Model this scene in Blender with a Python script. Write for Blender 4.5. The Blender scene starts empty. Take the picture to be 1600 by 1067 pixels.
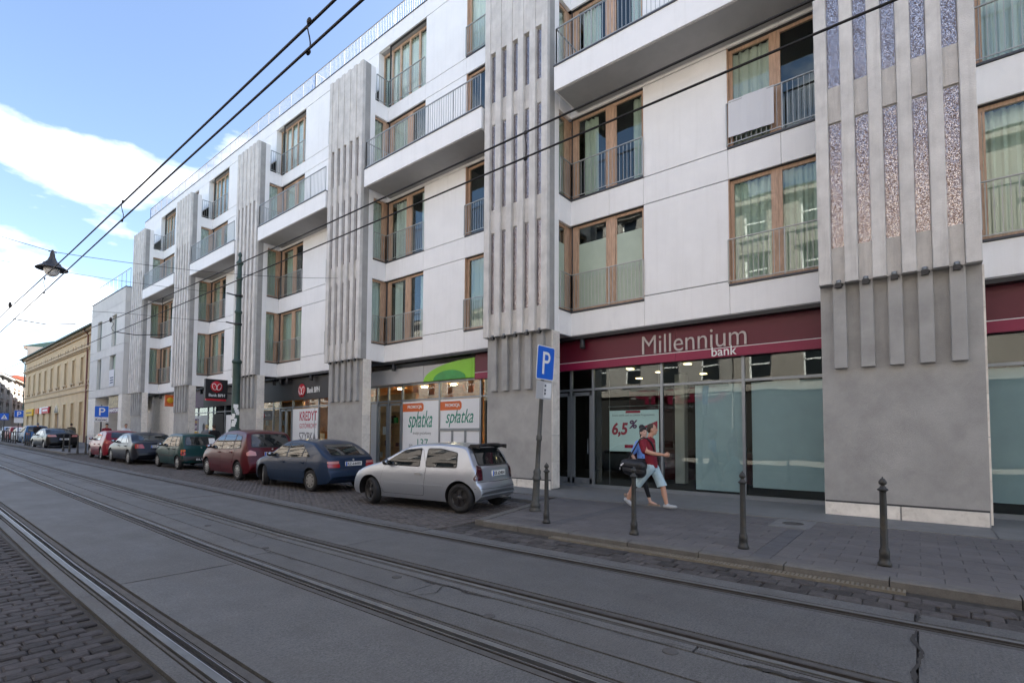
import bpy, bmesh, math, random
from mathutils import Vector, Matrix
from mathutils.bvhtree import BVHTree
random.seed(7)
R = math.radians
SC = bpy.context.scene
COL = SC.collection
TMP = bpy.data.scenes.new('scratch')

# ------------------------------------------------------------------ camera
CAM_H = 1.52
cd = bpy.data.cameras.new('camera')
cam = bpy.data.objects.new('camera', cd); COL.objects.link(cam)
cd.sensor_width = 36.0; cd.sensor_fit = 'HORIZONTAL'
cd.lens = 792.56 / 1600 * 36
cd.shift_y = 111.3 / 1600
cd.clip_start = 0.05; cd.clip_end = 3000
yaw, pitch, roll = 0.8941, 0.0451, 0.0052
m = Matrix.Rotation(-yaw, 4, 'Z') @ Matrix.Rotation(math.pi / 2 + pitch, 4, 'X') @ Matrix.Rotation(roll, 4, 'Z')
m.translation = Vector((0, 0, CAM_H))
cam.matrix_world = m
SC.camera = cam

# ------------------------------------------------------------------ daylight
SUN_EL, SUN_AZ = R(42), R(122)          # azimuth from +Y towards +X: the sun stands behind the apartment building
w = bpy.data.worlds.new('World'); SC.world = w; w.use_nodes = True
nt = w.node_tree; nt.nodes.clear()
out = nt.nodes.new('ShaderNodeOutputWorld')
sky = nt.nodes.new('ShaderNodeTexSky'); sky.sky_type = 'NISHITA'; sky.sun_disc = False
sky.sun_elevation = SUN_EL; sky.sun_rotation = SUN_AZ; sky.air_density = 0.8; sky.dust_density = 1.4; sky.ozone_density = 1.0
bg = nt.nodes.new('ShaderNodeBackground'); bg.inputs[1].default_value = 0.075
nt.links.new(sky.outputs[0], bg.inputs[0])
cl = nt.nodes.new('ShaderNodeBackground'); cl.inputs[0].default_value = (1.0, 0.965, 0.91, 1); cl.inputs[1].default_value = 0.62
tc = nt.nodes.new('ShaderNodeTexCoord')
mp = nt.nodes.new('ShaderNodeMapping'); mp.inputs['Scale'].default_value = (1.0, 1.0, 2.6); mp.inputs['Location'].default_value = (19.1, 3.9, 4.5)
nt.links.new(tc.outputs['Generated'], mp.inputs[0])
n1 = nt.nodes.new('ShaderNodeTexNoise'); n1.inputs['Scale'].default_value = 2.3; n1.inputs['Detail'].default_value = 9; n1.inputs['Roughness'].default_value = 0.55
nt.links.new(mp.outputs[0], n1.inputs['Vector'])
cr = nt.nodes.new('ShaderNodeValToRGB'); cr.color_ramp.elements[0].position = 0.53; cr.color_ramp.elements[1].position = 0.69
nt.links.new(n1.outputs[0], cr.inputs[0])
sx = nt.nodes.new('ShaderNodeSeparateXYZ'); nt.links.new(tc.outputs['Generated'], sx.inputs[0])
hz = nt.nodes.new('ShaderNodeMapRange'); hz.inputs[1].default_value = 0.0; hz.inputs[2].default_value = 0.12; hz.inputs[3].default_value = 0.5; hz.inputs[4].default_value = 0.0
nt.links.new(sx.outputs[2], hz.inputs[0])
ad = nt.nodes.new('ShaderNodeMath'); ad.operation = 'MAXIMUM'
nt.links.new(cr.outputs[0], ad.inputs[0]); nt.links.new(hz.outputs[0], ad.inputs[1])
mxs = nt.nodes.new('ShaderNodeMixShader')
nt.links.new(ad.outputs[0], mxs.inputs[0]); nt.links.new(bg.outputs[0], mxs.inputs[1]); nt.links.new(cl.outputs[0], mxs.inputs[2])
nt.links.new(mxs.outputs[0], out.inputs[0])

sl = bpy.data.lights.new('sun', 'SUN'); sl.energy = 5.0; sl.angle = R(0.5); sl.color = (1.0, 0.95, 0.88)
so = bpy.data.objects.new('sun', sl); COL.objects.link(so)
sd = Vector((math.sin(SUN_AZ) * math.cos(SUN_EL), math.cos(SUN_AZ) * math.cos(SUN_EL), math.sin(SUN_EL)))
so.rotation_euler = sd.to_track_quat('Z', 'Y').to_euler()
so.location = (60, -40, 60)

SC.render.engine = 'CYCLES'
SC.view_settings.view_transform = 'Standard'; SC.view_settings.look = 'None'
SC.view_settings.exposure = 2.45; SC.view_settings.gamma = 1.0; SC.view_settings.use_curve_mapping = False

# ------------------------------------------------------------------ materials
def mat(name, col, rough=0.8, metal=0.0, var=0.0, vscale=3.0, stretch=(1, 1, 1), bump=0.0, bscale=60.0, spec=0.5, coat=0.0,
        dark=None, dscale=1.0, damt=0.0, dstretch=(1, 1, 1), rnd=0.0, emit=0.0, bdist=0.01, speck=0.0, sscale=160, rvar=0.0, broom=0.0, dedge=0.25, croughness=0.03):
    M = bpy.data.materials.new(name); M.use_nodes = True
    t = M.node_tree; b = t.nodes['Principled BSDF']
    b.inputs['Base Color'].default_value = (*col, 1); b.inputs['Roughness'].default_value = rough
    b.inputs['Metallic'].default_value = metal; b.inputs['Specular IOR Level'].default_value = spec
    b.inputs['Coat Weight'].default_value = coat; b.inputs['Coat Roughness'].default_value = croughness
    if emit: b.inputs['Emission Color'].default_value = (*col, 1); b.inputs['Emission Strength'].default_value = emit
    geo = None
    def pos(st):
        nonlocal geo
        if geo is None: geo = t.nodes.new('ShaderNodeNewGeometry')
        v = t.nodes.new('ShaderNodeVectorMath'); v.operation = 'MULTIPLY'; v.inputs[1].default_value = st
        t.links.new(geo.outputs['Position'], v.inputs[0]); return v.outputs[0]
    cur = None
    def noise(sc, st, det=6, ro=0.6):
        n = t.nodes.new('ShaderNodeTexNoise'); n.inputs['Scale'].default_value = sc; n.inputs['Detail'].default_value = det
        n.inputs['Roughness'].default_value = ro
        t.links.new(pos(st), n.inputs['Vector']); return n.outputs[0]
    if var or rnd or damt or speck:
        rgb = t.nodes.new('ShaderNodeRGB'); rgb.outputs[0].default_value = (*col, 1); cur = rgb.outputs[0]
    def scale_by(src, lo, hi, a=0.3, bb=0.7):
        nonlocal cur
        mr = t.nodes.new('ShaderNodeMapRange'); mr.inputs[1].default_value = a; mr.inputs[2].default_value = bb
        mr.inputs[3].default_value = lo; mr.inputs[4].default_value = hi
        t.links.new(src, mr.inputs[0])
        vm = t.nodes.new('ShaderNodeVectorMath'); vm.operation = 'SCALE'
        t.links.new(cur, vm.inputs[0]); t.links.new(mr.outputs[0], vm.inputs['Scale']); cur = vm.outputs[0]
    if var: scale_by(noise(vscale, stretch), 1 - var, 1 + var)
    if speck: scale_by(noise(sscale, (1, 1, 1), 2, 0.8), 1 - speck, 1 + speck)
    if broom: scale_by(noise(3.0, (0.8, 22, 1), 4, 0.75), 1 - broom, 1 + broom)
    if rnd:
        oi = t.nodes.new('ShaderNodeObjectInfo'); scale_by(oi.outputs['Random'], 1 - rnd, 1 + rnd, 0, 1)
    if damt:
        nn = noise(dscale, dstretch, 5, 0.65)
        mr = t.nodes.new('ShaderNodeMapRange'); mr.inputs[1].default_value = 0.5; mr.inputs[2].default_value = 0.5 + dedge
        mr.inputs[3].default_value = 0; mr.inputs[4].default_value = damt
        t.links.new(nn, mr.inputs[0])
        mx = t.nodes.new('ShaderNodeMix'); mx.data_type = 'RGBA'
        t.links.new(mr.outputs[0], mx.inputs[0]); t.links.new(cur, mx.inputs[6]); mx.inputs[7].default_value = (*(dark or (0.05, 0.05, 0.05)), 1)
        cur = mx.outputs[2]
    if cur is not None: t.links.new(cur, b.inputs['Base Color'])
    if rvar:
        mr = t.nodes.new('ShaderNodeMapRange'); mr.inputs[1].default_value = .3; mr.inputs[2].default_value = .7; mr.inputs[3].default_value = rough - rvar; mr.inputs[4].default_value = rough + rvar
        t.links.new(noise(1.3, (1, .5, 1), 6, .65), mr.inputs[0]); t.links.new(mr.outputs[0], b.inputs['Roughness'])
    if bump:
        bp = t.nodes.new('ShaderNodeBump'); bp.inputs['Strength'].default_value = bump; bp.inputs['Distance'].default_value = bdist
        t.links.new(noise(3.0, (0.8, 24, 1), 5, 0.8) if broom else noise(bscale, stretch, 4, 0.7), bp.inputs['Height']); t.links.new(bp.outputs[0], b.inputs['Normal'])
    return M

def glass_mat(name, tint=(0.90, 0.945, 0.915), base=0.01, ior=1.5, rough=0.0, boost=1.15):
    M = bpy.data.materials.new(name); M.use_nodes = True; t = M.node_tree; t.nodes.clear()
    o = t.nodes.new('ShaderNodeOutputMaterial'); tr = t.nodes.new('ShaderNodeBsdfTransparent'); tr.inputs[0].default_value = (*tint, 1)
    g = t.nodes.new('ShaderNodeBsdfGlossy'); g.inputs['Roughness'].default_value = rough; g.inputs[0].default_value = (0.92, 0.97, 0.95, 1)
    f = t.nodes.new('ShaderNodeFresnel')
    gb = t.nodes.new('ShaderNodeNewGeometry'); im = t.nodes.new('ShaderNodeMapRange'); im.inputs[3].default_value = ior; im.inputs[4].default_value = 1 / ior   # a back face must not turn into a total mirror
    t.links.new(gb.outputs['Backfacing'], im.inputs[0]); t.links.new(im.outputs[0], f.inputs[0])
    a = t.nodes.new('ShaderNodeMath'); a.operation = 'MULTIPLY_ADD'; a.inputs[1].default_value = boost; a.inputs[2].default_value = base; a.use_clamp = True
    mx = t.nodes.new('ShaderNodeMixShader')
    # slight waviness so that the mirror image breaks up from pane to pane
    geo = t.nodes.new('ShaderNodeNewGeometry'); n = t.nodes.new('ShaderNodeTexNoise'); n.inputs['Scale'].default_value = 0.9; n.inputs['Detail'].default_value = 1
    bp = t.nodes.new('ShaderNodeBump'); bp.inputs['Strength'].default_value = 0.06; bp.inputs['Distance'].default_value = 0.05
    t.links.new(geo.outputs['Position'], n.inputs['Vector']); t.links.new(n.outputs[0], bp.inputs['Height']); t.links.new(bp.outputs[0], g.inputs['Normal'])
    t.links.new(f.outputs[0], a.inputs[0]); t.links.new(a.outputs[0], mx.inputs[0]); t.links.new(tr.outputs[0], mx.inputs[1]); t.links.new(g.outputs[0], mx.inputs[2])
    t.links.new(mx.outputs[0], o.inputs[0]); return M

def mosaic_mat():
    M = bpy.data.materials.new('glitter_mosaic'); M.use_nodes = True; t = M.node_tree; b = t.nodes['Principled BSDF']
    geo = t.nodes.new('ShaderNodeNewGeometry'); v = t.nodes.new('ShaderNodeTexVoronoi'); v.inputs['Scale'].default_value = 105
    t.links.new(geo.outputs['Position'], v.inputs['Vector'])
    cr = t.nodes.new('ShaderNodeValToRGB'); e = cr.color_ramp.elements
    e[0].position = 0; e[0].color = (0.10, 0.07, 0.055, 1); e[1].position = 1; e[1].color = (0.85, 0.8, 0.8, 1)
    for p, c in ((0.35, (0.18, 0.125, 0.10, 1)), (0.55, (0.26, 0.20, 0.19, 1)), (0.74, (0.32, 0.38, 0.50, 1)), (0.92, (0.85, 0.8, 0.78, 1))):
        q = e.new(p); q.color = c
    sp = t.nodes.new('ShaderNodeSeparateColor'); t.links.new(v.outputs['Color'], sp.inputs[0]); t.links.new(sp.outputs[0], cr.inputs[0])
    t.links.new(cr.outputs[0], b.inputs['Base Color']); b.inputs['Metallic'].default_value = 0.8; b.inputs['Roughness'].default_value = 0.22
    s = t.nodes.new('ShaderNodeVectorMath'); s.operation = 'SUBTRACT'; s.inputs[1].default_value = (0.5, 0.5, 0.5); t.links.new(v.outputs['Color'], s.inputs[0])
    k = t.nodes.new('ShaderNodeVectorMath'); k.operation = 'SCALE'; k.inputs['Scale'].default_value = 0.2; t.links.new(s.outputs[0], k.inputs[0])
    a = t.nodes.new('ShaderNodeVectorMath'); a.operation = 'ADD'; t.links.new(k.outputs[0], a.inputs[0]); t.links.new(geo.outputs['Normal'], a.inputs[1])
    nn = t.nodes.new('ShaderNodeVectorMath'); nn.operation = 'NORMALIZE'; t.links.new(a.outputs[0], nn.inputs[0]); t.links.new(nn.outputs[0], b.inputs['Normal'])
    return M

M_ = {}
def mk(k, *a, **q): M_[k] = mat(k, *a, **q)
mk('concrete', (0.63, 0.61, 0.575), 0.85, var=0.15, vscale=2.2, bump=0.9, bscale=48, dark=(0.3, 0.28, 0.26), dscale=2.6, damt=0.36, dstretch=(3, 3, 0.22), speck=.16)
mk('concrete_base', (0.37, 0.365, 0.35), 0.85, var=0.14, vscale=1.6, bump=0.8, bscale=60, dark=(0.2, 0.195, 0.19), dscale=1.3, damt=0.4, speck=.16)
mk('white_panel', (0.88, 0.875, 0.86), 0.7, var=0.03, vscale=1.4, bump=0.2, bscale=40, dark=(0.60, 0.58, 0.55), dscale=2.6, damt=0.16, dstretch=(2.8, 2.8, 0.16), speck=.04)
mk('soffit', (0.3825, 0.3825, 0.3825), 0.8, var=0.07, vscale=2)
mk('travertine', (0.76, 0.72, 0.65), 0.7, var=0.10, vscale=5, rnd=0.07, bump=0.2, bscale=30, dark=(0.3, 0.26, 0.2), dscale=9, damt=0.35)
mk('coping', (0.07, 0.075, 0.085), 0.5, metal=0.3)
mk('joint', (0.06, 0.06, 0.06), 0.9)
mk('wood', (0.52, 0.345, 0.235), 0.5, var=0.22, vscale=6, stretch=(5, 5, 0.6))
mk('steel_bar', (0.42, 0.43, 0.42), 0.45, metal=0.4)
mk('alu', (0.27, 0.30, 0.33), 0.38, metal=0.6, var=0.06)
mk('dark_metal', (0.02, 0.021, 0.024), 0.45)
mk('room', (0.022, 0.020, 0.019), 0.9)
mk('room_warm', (0.55, 0.32, 0.15), 0.7, var=0.25, vscale=2.5)
mk('room_red', (0.10, 0.012, 0.02), 0.7)
mk('curtain', (0.66, 0.67, 0.62), 0.9)
mk('curtain_green', (0.56, 0.60, 0.53), 0.9)
mk('curtain_pale', (0.72, 0.76, 0.76), 0.9)
mk('blind', (0.43, 0.53, 0.555), 0.8, var=0.05, vscale=3)
mk('frosted', (0.42, 0.50, 0.40), 0.35, var=0.05)
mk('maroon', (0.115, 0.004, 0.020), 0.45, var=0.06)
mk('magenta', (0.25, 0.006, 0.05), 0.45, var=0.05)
mk('sign_white', (0.80, 0.80, 0.79), 0.5)
mk('letter_grey', (0.50, 0.44, 0.42), 0.5)
mk('black', (0.012, 0.012, 0.014), 0.5)
mk('bph_red', (0.55, 0.015, 0.03), 0.45)
mk('lime', (0.22, 0.55, 0.015), 0.4, var=0.05)
mk('green', (0.03, 0.33, 0.06), 0.4, var=0.3, vscale=1.2)
mk('grey_band', (0.46, 0.46, 0.46), 0.5, var=0.04)
mk('orange', (0.62, 0.13, 0.03), 0.5)
mk('teal', (0.02, 0.23, 0.16), 0.5)
mk('text_grey', (0.13, 0.14, 0.16), 0.5)
mk('crimson', (0.42, 0.01, 0.05), 0.5)
mk('poster', (0.76, 0.78, 0.80), 0.4, var=0.03, vscale=1)
mk('poster_teal', (0.70, 0.86, 0.85), 0.5)
mk('purple', (0.10, 0.015, 0.10), 0.5)
mk('yellow', (0.72, 0.45, 0.02), 0.5)
mk('olimp_panel', (0.20, 0.195, 0.185), 0.6)
mk('roof_bar', (0.10, 0.105, 0.11), 0.5)
mk('picture', (0.32, 0.24, 0.10), 0.5, var=0.7, vscale=5)
mk('sign_blue', (0.012, 0.13, 0.62), 0.4)
mk('pole_grey', (0.075, 0.078, 0.075), 0.6, metal=0.2, var=0.2, vscale=14, dark=(0.13, 0.10, 0.06), dscale=6, damt=0.5)
mk('bollard', (0.034, 0.035, 0.034), 0.5, metal=0.2, var=0.25, vscale=9, dark=(0.11, 0.09, 0.055), dscale=4, damt=0.6)
mk('pole_green', (0.028, 0.062, 0.05), 0.5, var=0.2, vscale=5)
mk('wire', (0.008, 0.008, 0.01), 0.6)
mk('globe', (0.75, 0.76, 0.76), 0.25)
mk('asphalt', (0.0723, 0.0723, 0.0723), 0.85, var=0.25, vscale=1.1, bump=0.5, bscale=140, speck=.4)
mk('slab', (0.0960, 0.0974, 0.0970), 0.62, var=0.12, vscale=2.6, bump=0.55, rnd=0.07, dark=(0.09, 0.088, 0.085), dscale=2.0, damt=0.42, dstretch=(1.3, 0.4, 1), dedge=.14, speck=0.42, sscale=55, rvar=0.10, broom=0.10, bdist=.012)
mk('slab_edge', (0.1032, 0.1047, 0.1042), 0.66, var=0.12, vscale=3, bump=0.7, bscale=100, rnd=0.08, dark=(0.08, 0.075, 0.07), dscale=3.2, damt=0.5, dstretch=(1.5, .5, 1), dedge=.12, speck=0.42, sscale=60, rvar=0.08)
mk('rail_top', (0.17, 0.175, 0.175), 0.5, metal=0.5, var=0.2, vscale=5)
mk('rail_lip', (0.42, 0.43, 0.45), 0.3, metal=0.9)
mk('rail_rust', (0.06, 0.056, 0.053), 0.6, metal=0.4, var=0.3, vscale=8)
mk('groove', (0.018, 0.017, 0.017), 0.9)
mk('crack', (0.035, 0.033, 0.031), 0.9)
mk('filler', (0.0734, 0.0714, 0.0701), 0.85, var=0.2, vscale=9, bump=0.4, bscale=90)
mk('cobble', (0.0414, 0.0376, 0.0389), 0.68, var=0.35, vscale=14, rnd=0.38, bump=0.9, bscale=45, speck=.3, spec=.3)
mk('sett', (0.0677, 0.0620, 0.0598), 0.72, var=0.35, vscale=11, rnd=0.36, bump=0.9, bscale=50, speck=.3, spec=.35)
mk('soil', (0.0382, 0.0340, 0.0289), 0.95, var=0.4, vscale=12)
mk('sett_far', (0.0867, 0.0768, 0.0706), 0.75, var=0.35, vscale=7, bump=0.4, bscale=50)
mk('kerb', (0.1387, 0.1329, 0.1214), 0.8, var=0.2, vscale=5, bump=0.7, bscale=120, rnd=0.10, speck=.3, dark=(.1,.09,.08), dscale=4, damt=.5)
mk('paver', (0.1160, 0.1101, 0.1083), 0.72, var=0.14, vscale=1.2, rnd=0.12, bump=0.4, bscale=120, speck=.25, dark=(0.11, 0.105, 0.10), dscale=1.1, damt=.5)
mk('paver_dark', (0.0918, 0.0918, 0.0952), 0.75, var=0.12, vscale=4, rnd=0.10, bump=0.35, bscale=120)
mk('plaza', (0.1717, 0.1717, 0.1653), 0.7, var=0.12, vscale=2.5, bump=0.3, bscale=100, dark=(0.17, 0.165, 0.155), dscale=1.6, damt=0.5, speck=.15)
mk('cast_iron', (0.09, 0.085, 0.08), 0.6, metal=0.5, var=0.3, vscale=20)
mk('grate', (0.22, 0.20, 0.16), 0.6, metal=0.3, var=0.2, vscale=8)
mk('ochre', (0.62, 0.46, 0.27), 0.85, var=0.08, vscale=0.8, dark=(0.42, 0.3, 0.18), dscale=0.6, damt=0.4)
mk('ochre_light', (0.68, 0.55, 0.33), 0.85, var=0.06, vscale=1)
mk('ochre_trim', (0.50, 0.38, 0.24), 0.85, var=0.1, vscale=2)
mk('roof_green', (0.045, 0.085, 0.075), 0.6, metal=0.2)
mk('pipe_red', (0.16, 0.06, 0.045), 0.6)
mk('stone_grey', (0.64, 0.62, 0.58), 0.8, var=0.06, vscale=1.2, rnd=0.05, bump=0.15, bscale=30)
mk('far_wall', (0.40, 0.35, 0.30), 0.9, var=0.15, vscale=0.6)
mk('far_grey', (0.38, 0.38, 0.36), 0.9, var=0.1, vscale=0.5)
mk('far_trim', (0.30, 0.22, 0.17), 0.9, var=0.2, vscale=1)
mk('roof_red', (0.42, 0.12, 0.07), 0.85, var=0.15, vscale=3)
mk('plaster', (0.30, 0.265, 0.235), 0.9, var=0.12, vscale=0.7)
mk('plaster_b', (0.31, 0.285, 0.265), 0.9, var=0.1, vscale=0.7)
mk('plaster_c', (0.41, 0.37, 0.325), 0.9, var=0.1, vscale=0.7)
mk('dark_window', (0.02, 0.024, 0.027), 0.08)
mk('rubber', (0.013, 0.013, 0.014), 0.75)
mk('car_glass', (0.012, 0.015, 0.016), 0.03, spec=0.7)
mk('car_dark', (0.014, 0.014, 0.015), 0.7)
mk('black_plastic', (0.02, 0.02, 0.021), 0.45)
mk('alloy', (0.42, 0.43, 0.44), 0.35, metal=0.75)
mk('black_alloy', (0.016, 0.016, 0.018), 0.35)
mk('hub_grey', (0.25, 0.25, 0.24), 0.5, metal=0.3)
mk('lamp_red', (0.35, 0.008, 0.015), 0.12, coat=0.6)
mk('lamp_dark', (0.05, 0.006, 0.012), 0.08, coat=0.8)
mk('lamp_clear', (0.65, 0.62, 0.60), 0.15, coat=0.5)
mk('lamp_pink', (0.55, 0.22, 0.20), 0.2, coat=0.5)
mk('plate', (0.78, 0.78, 0.75), 0.5)
mk('plate_text', (0.02, 0.02, 0.02), 0.5)
mk('skin', (0.52, 0.29, 0.20), 0.55)
mk('skin_pale', (0.62, 0.40, 0.31), 0.55)
mk('hair_brown', (0.045, 0.028, 0.018), 0.7)
mk('hair_black', (0.010, 0.008, 0.010), 0.55)
mk('hair_blond', (0.42, 0.33, 0.18), 0.7)
mk('hair_grey', (0.22, 0.21, 0.20), 0.8)
mk('shirt_red', (0.20, 0.014, 0.028), 0.9, bump=0.9, bscale=16, bdist=0.02)
mk('shirt_blue', (0.17, 0.32, 0.72), 0.85, bump=0.9, bscale=16, bdist=0.02)
mk('denim', (0.42, 0.56, 0.62), 0.9, var=0.1, vscale=9, bump=0.9, bscale=18, bdist=0.02)
mk('cloth_black', (0.012, 0.012, 0.015), 0.85, bump=0.9, bscale=16, bdist=0.02)
mk('cloth_olive', (0.10, 0.085, 0.055), 0.9)
mk('cloth_grey', (0.20, 0.21, 0.22), 0.9)
mk('cloth_jeans', (0.06, 0.09, 0.16), 0.9)
mk('cloth_white', (0.68, 0.69, 0.71), 0.9)
mk('shoe', (0.40, 0.42, 0.44), 0.7, var=0.15, vscale=30)
mk('nylon', (0.010, 0.011, 0.014), 0.45, bump=0.5, bscale=9, bdist=0.03)
mk('downlight', (1.0, 0.78, 0.36), 0.5, emit=2)
mk('mirror', (0.35, 0.37, 0.4), 0.05, metal=1.0)
mk('shop_light', (1.0, 0.80, 0.50), 0.5, emit=30)
mk('eye', (0.02, 0.015, 0.012), 0.3)
mk('lips', (0.40, 0.13, 0.12), 0.5)
PAINT = {'silver': (0.42, 0.45, 0.50, 0.75), 'navy': (0.012, 0.028, 0.062, 0.15), 'wine': (0.075, 0.003, 0.008, 0.1), 'bottle': (0.006, 0.046, 0.045, 0.2),
         'ink': (0.008, 0.011, 0.020, 0.3), 'red': (0.20, 0.006, 0.018, 0.15), 'black_paint': (0.007, 0.007, 0.009, 0.3), 'far_red': (0.25, 0.02, 0.02, 0.2),
         'far_white': (0.6, 0.6, 0.6, 0.0), 'far_blue': (0.03, 0.09, 0.2, 0.3)}
for k, c in PAINT.items(): mk(k, c[:3], 0.32, metal=c[3], coat=0.22, spec=.25, croughness=.02)
M_['glass'] = glass_mat('window_glass'); M_['shop_glass'] = glass_mat('shop_glass', (0.86, 0.905, 0.90), 0.015, 1.4, boost=1.1)
M_['rail_glass'] = glass_mat('rail_glass', (0.90, 0.94, 0.94), 0.0, 1.15, boost=.35)
M_['mosaic'] = mosaic_mat()

# ------------------------------------------------------------------ mesh builder
WLOC = {}
class MB:
    def __init__(s): s.v = []; s.f = []; s.mi = []; s.sm = []
    def quad(s, a, b, c, d, mi=0): n = len(s.v); s.v += [a, b, c, d]; s.f.append((n, n + 1, n + 2, n + 3)); s.mi.append(mi); s.sm.append(0)
    def poly(s, pts, mi=0): n = len(s.v); s.v += list(pts); s.f.append(tuple(range(n, n + len(pts)))); s.mi.append(mi); s.sm.append(0)
    def box(s, x0, x1, y0, y1, z0, z1, mi=0, skip=''):
        if x0 > x1: x0, x1 = x1, x0
        if y0 > y1: y0, y1 = y1, y0
        n = len(s.v)
        s.v += [(x0, y0, z0), (x1, y0, z0), (x1, y1, z0), (x0, y1, z0), (x0, y0, z1), (x1, y0, z1), (x1, y1, z1), (x0, y1, z1)]
        F = {'b': (0, 3, 2, 1), 't': (4, 5, 6, 7), 'f': (0, 1, 5, 4), 'k': (2, 3, 7, 6), 'l': (0, 4, 7, 3), 'r': (1, 2, 6, 5)}
        for k, q in F.items():
            if k in skip: continue
            s.f.append(tuple(n + i for i in q)); s.mi.append(mi); s.sm.append(0)
    def cbox(s, x0, x1, y0, y1, z0, z1, c=0.01, mi=0):
        """box whose vertical edges and top rim are chamfered"""
        if y0 > y1: y0, y1 = y1, y0
        P = [(x0 + c, y0), (x1 - c, y0), (x1, y0 + c), (x1, y1 - c), (x1 - c, y1), (x0 + c, y1), (x0, y1 - c), (x0, y0 + c)]
        n = len(s.v)
        s.v += [(x, y, z0) for x, y in P] + [(x, y, z1) for x, y in P]
        for i in range(8):
            j = (i + 1) % 8; s.f.append((n + i, n + j, n + 8 + j, n + 8 + i)); s.mi.append(mi); s.sm.append(0)
        s.f.append(tuple(n + 8 + i for i in range(8))); s.f.append(tuple(n + 7 - i for i in range(8))); s.mi += [mi, mi]; s.sm += [0, 0]
    def prism(s, pts, axis, a, b, mi=0):
        """polygon (two coords) extruded along axis"""
        def P(p, h): return (h, p[0], p[1]) if axis == 'x' else ((p[0], h, p[1]) if axis == 'y' else (p[0], p[1], h))
        n = len(s.v); k = len(pts)
        s.v += [P(p, a) for p in pts] + [P(p, b) for p in pts]
        for i in range(k):
            j = (i + 1) % k; s.f.append((n + i, n + j, n + k + j, n + k + i)); s.mi.append(mi); s.sm.append(0)
        s.f.append(tuple(n + k - 1 - i for i in range(k))); s.f.append(tuple(n + k + i for i in range(k))); s.mi += [mi, mi]; s.sm += [0, 0]
    def tube(s, path, r, n=6, mi=0, smooth=True, caps=True):
        path = [Vector(p) for p in path]; base = len(s.v)
        rr = r if isinstance(r, (list, tuple)) else [r] * len(path)
        for i, p in enumerate(path):
            d = (path[min(i + 1, len(path) - 1)] - path[max(i - 1, 0)]).normalized()
            u = d.cross(Vector((0, 0, 1)))
            if u.length < 0.05: u = d.cross(Vector((1, 0, 0)))
            u.normalize(); w_ = u.cross(d)
            for k in range(n):
                a = 2 * math.pi * k / n; q = p + rr[i] * (math.cos(a) * u + math.sin(a) * w_); s.v.append(tuple(q))
        for i in range(len(path) - 1):
            for k in range(n):
                j = (k + 1) % n
                s.f.append((base + i * n + k, base + i * n + j, base + (i + 1) * n + j, base + (i + 1) * n + k)); s.mi.append(mi); s.sm.append(1 if smooth else 0)
        if caps:
            s.f.append(tuple(base + k for k in range(n))); s.f.append(tuple(base + (len(path) - 1) * n + n - 1 - k for k in range(n))); s.mi += [mi, mi]; s.sm += [0, 0]
    def lathe(s, prof, n=16, at=(0, 0, 0), axis='z', mi=0, smooth=True, seg_mi=None):
        base = len(s.v); k = len(prof)
        for r, h in prof:
            for i in range(n):
                a = 2 * math.pi * i / n; c, d = r * math.cos(a), r * math.sin(a)
                if axis == 'z': p = (at[0] + c, at[1] + d, at[2] + h)
                elif axis == 'x': p = (at[0] + h, at[1] + c, at[2] + d)
                else: p = (at[0] + d, at[1] + h, at[2] + c)
                s.v.append(p)
        for j in range(k - 1):
            for i in range(n):
                i2 = (i + 1) % n
                s.f.append((base + j * n + i, base + j * n + i2, base + (j + 1) * n + i2, base + (j + 1) * n + i))
                s.mi.append(seg_mi[j] if seg_mi else mi); s.sm.append(1 if smooth else 0)
        if prof[0][0] > 1e-4: s.f.append(tuple(base + n - 1 - i for i in range(n))); s.mi.append(seg_mi[0] if seg_mi else mi); s.sm.append(0)
        if prof[-1][0] > 1e-4: s.f.append(tuple(base + (k - 1) * n + i for i in range(n))); s.mi.append(seg_mi[-1] if seg_mi else mi); s.sm.append(0)
    def ball(s, c, r, nu=12, nv=8, mi=0):
        if not isinstance(r, (list, tuple)): r = (r, r, r)
        base = len(s.v)
        for j in range(nv + 1):
            t = math.pi * j / nv
            for i in range(nu):
                a = 2 * math.pi * i / nu
                s.v.append((c[0] + r[0] * math.sin(t) * math.cos(a), c[1] + r[1] * math.sin(t) * math.sin(a), c[2] + r[2] * math.cos(t)))
        for j in range(nv):
            for i in range(nu):
                i2 = (i + 1) % nu
                s.f.append((base + j * nu + i, base + (j + 1) * nu + i, base + (j + 1) * nu + i2, base + j * nu + i2)); s.mi.append(mi); s.sm.append(1)
    def wallx(s, x, y0, y1, z0, z1, holes, depth=0.2, mi=0, back=False):
        """wall facing -X with rectangular openings (ya,yb,za,zb) and their reveals"""
        ys = sorted({y0, y1, *[min(max(h[i], y0), y1) for h in holes for i in (0, 1)]}); zs = sorted({z0, z1, *[min(max(h[i], z0), z1) for h in holes for i in (2, 3)]})
        for a, b in zip(ys, ys[1:]):
            for c, d in zip(zs, zs[1:]):
                my, mz = (a + b) / 2, (c + d) / 2
                if any(h[0] < my < h[1] and h[2] < mz < h[3] for h in holes): continue
                s.quad((x, b, c), (x, a, c), (x, a, d), (x, b, d), mi)
        X = x + depth
        for a, b, c, d in [h[:4] for h in holes]:
            s.quad((x, a, c), (X, a, c), (X, a, d), (x, a, d), mi); s.quad((X, b, c), (x, b, c), (x, b, d), (X, b, d), mi)
            s.quad((x, b, c), (X, b, c), (X, a, c), (x, a, c), mi); s.quad((X, b, d), (x, b, d), (x, a, d), (X, a, d), mi)
    def addmesh(s, me, mi=0, sm=0):
        n = len(s.v); s.v += [tuple(v.co) for v in me.vertices]
        for p in me.polygons: s.f.append(tuple(n + i for i in p.vertices)); s.mi.append(mi); s.sm.append(sm)
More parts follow.
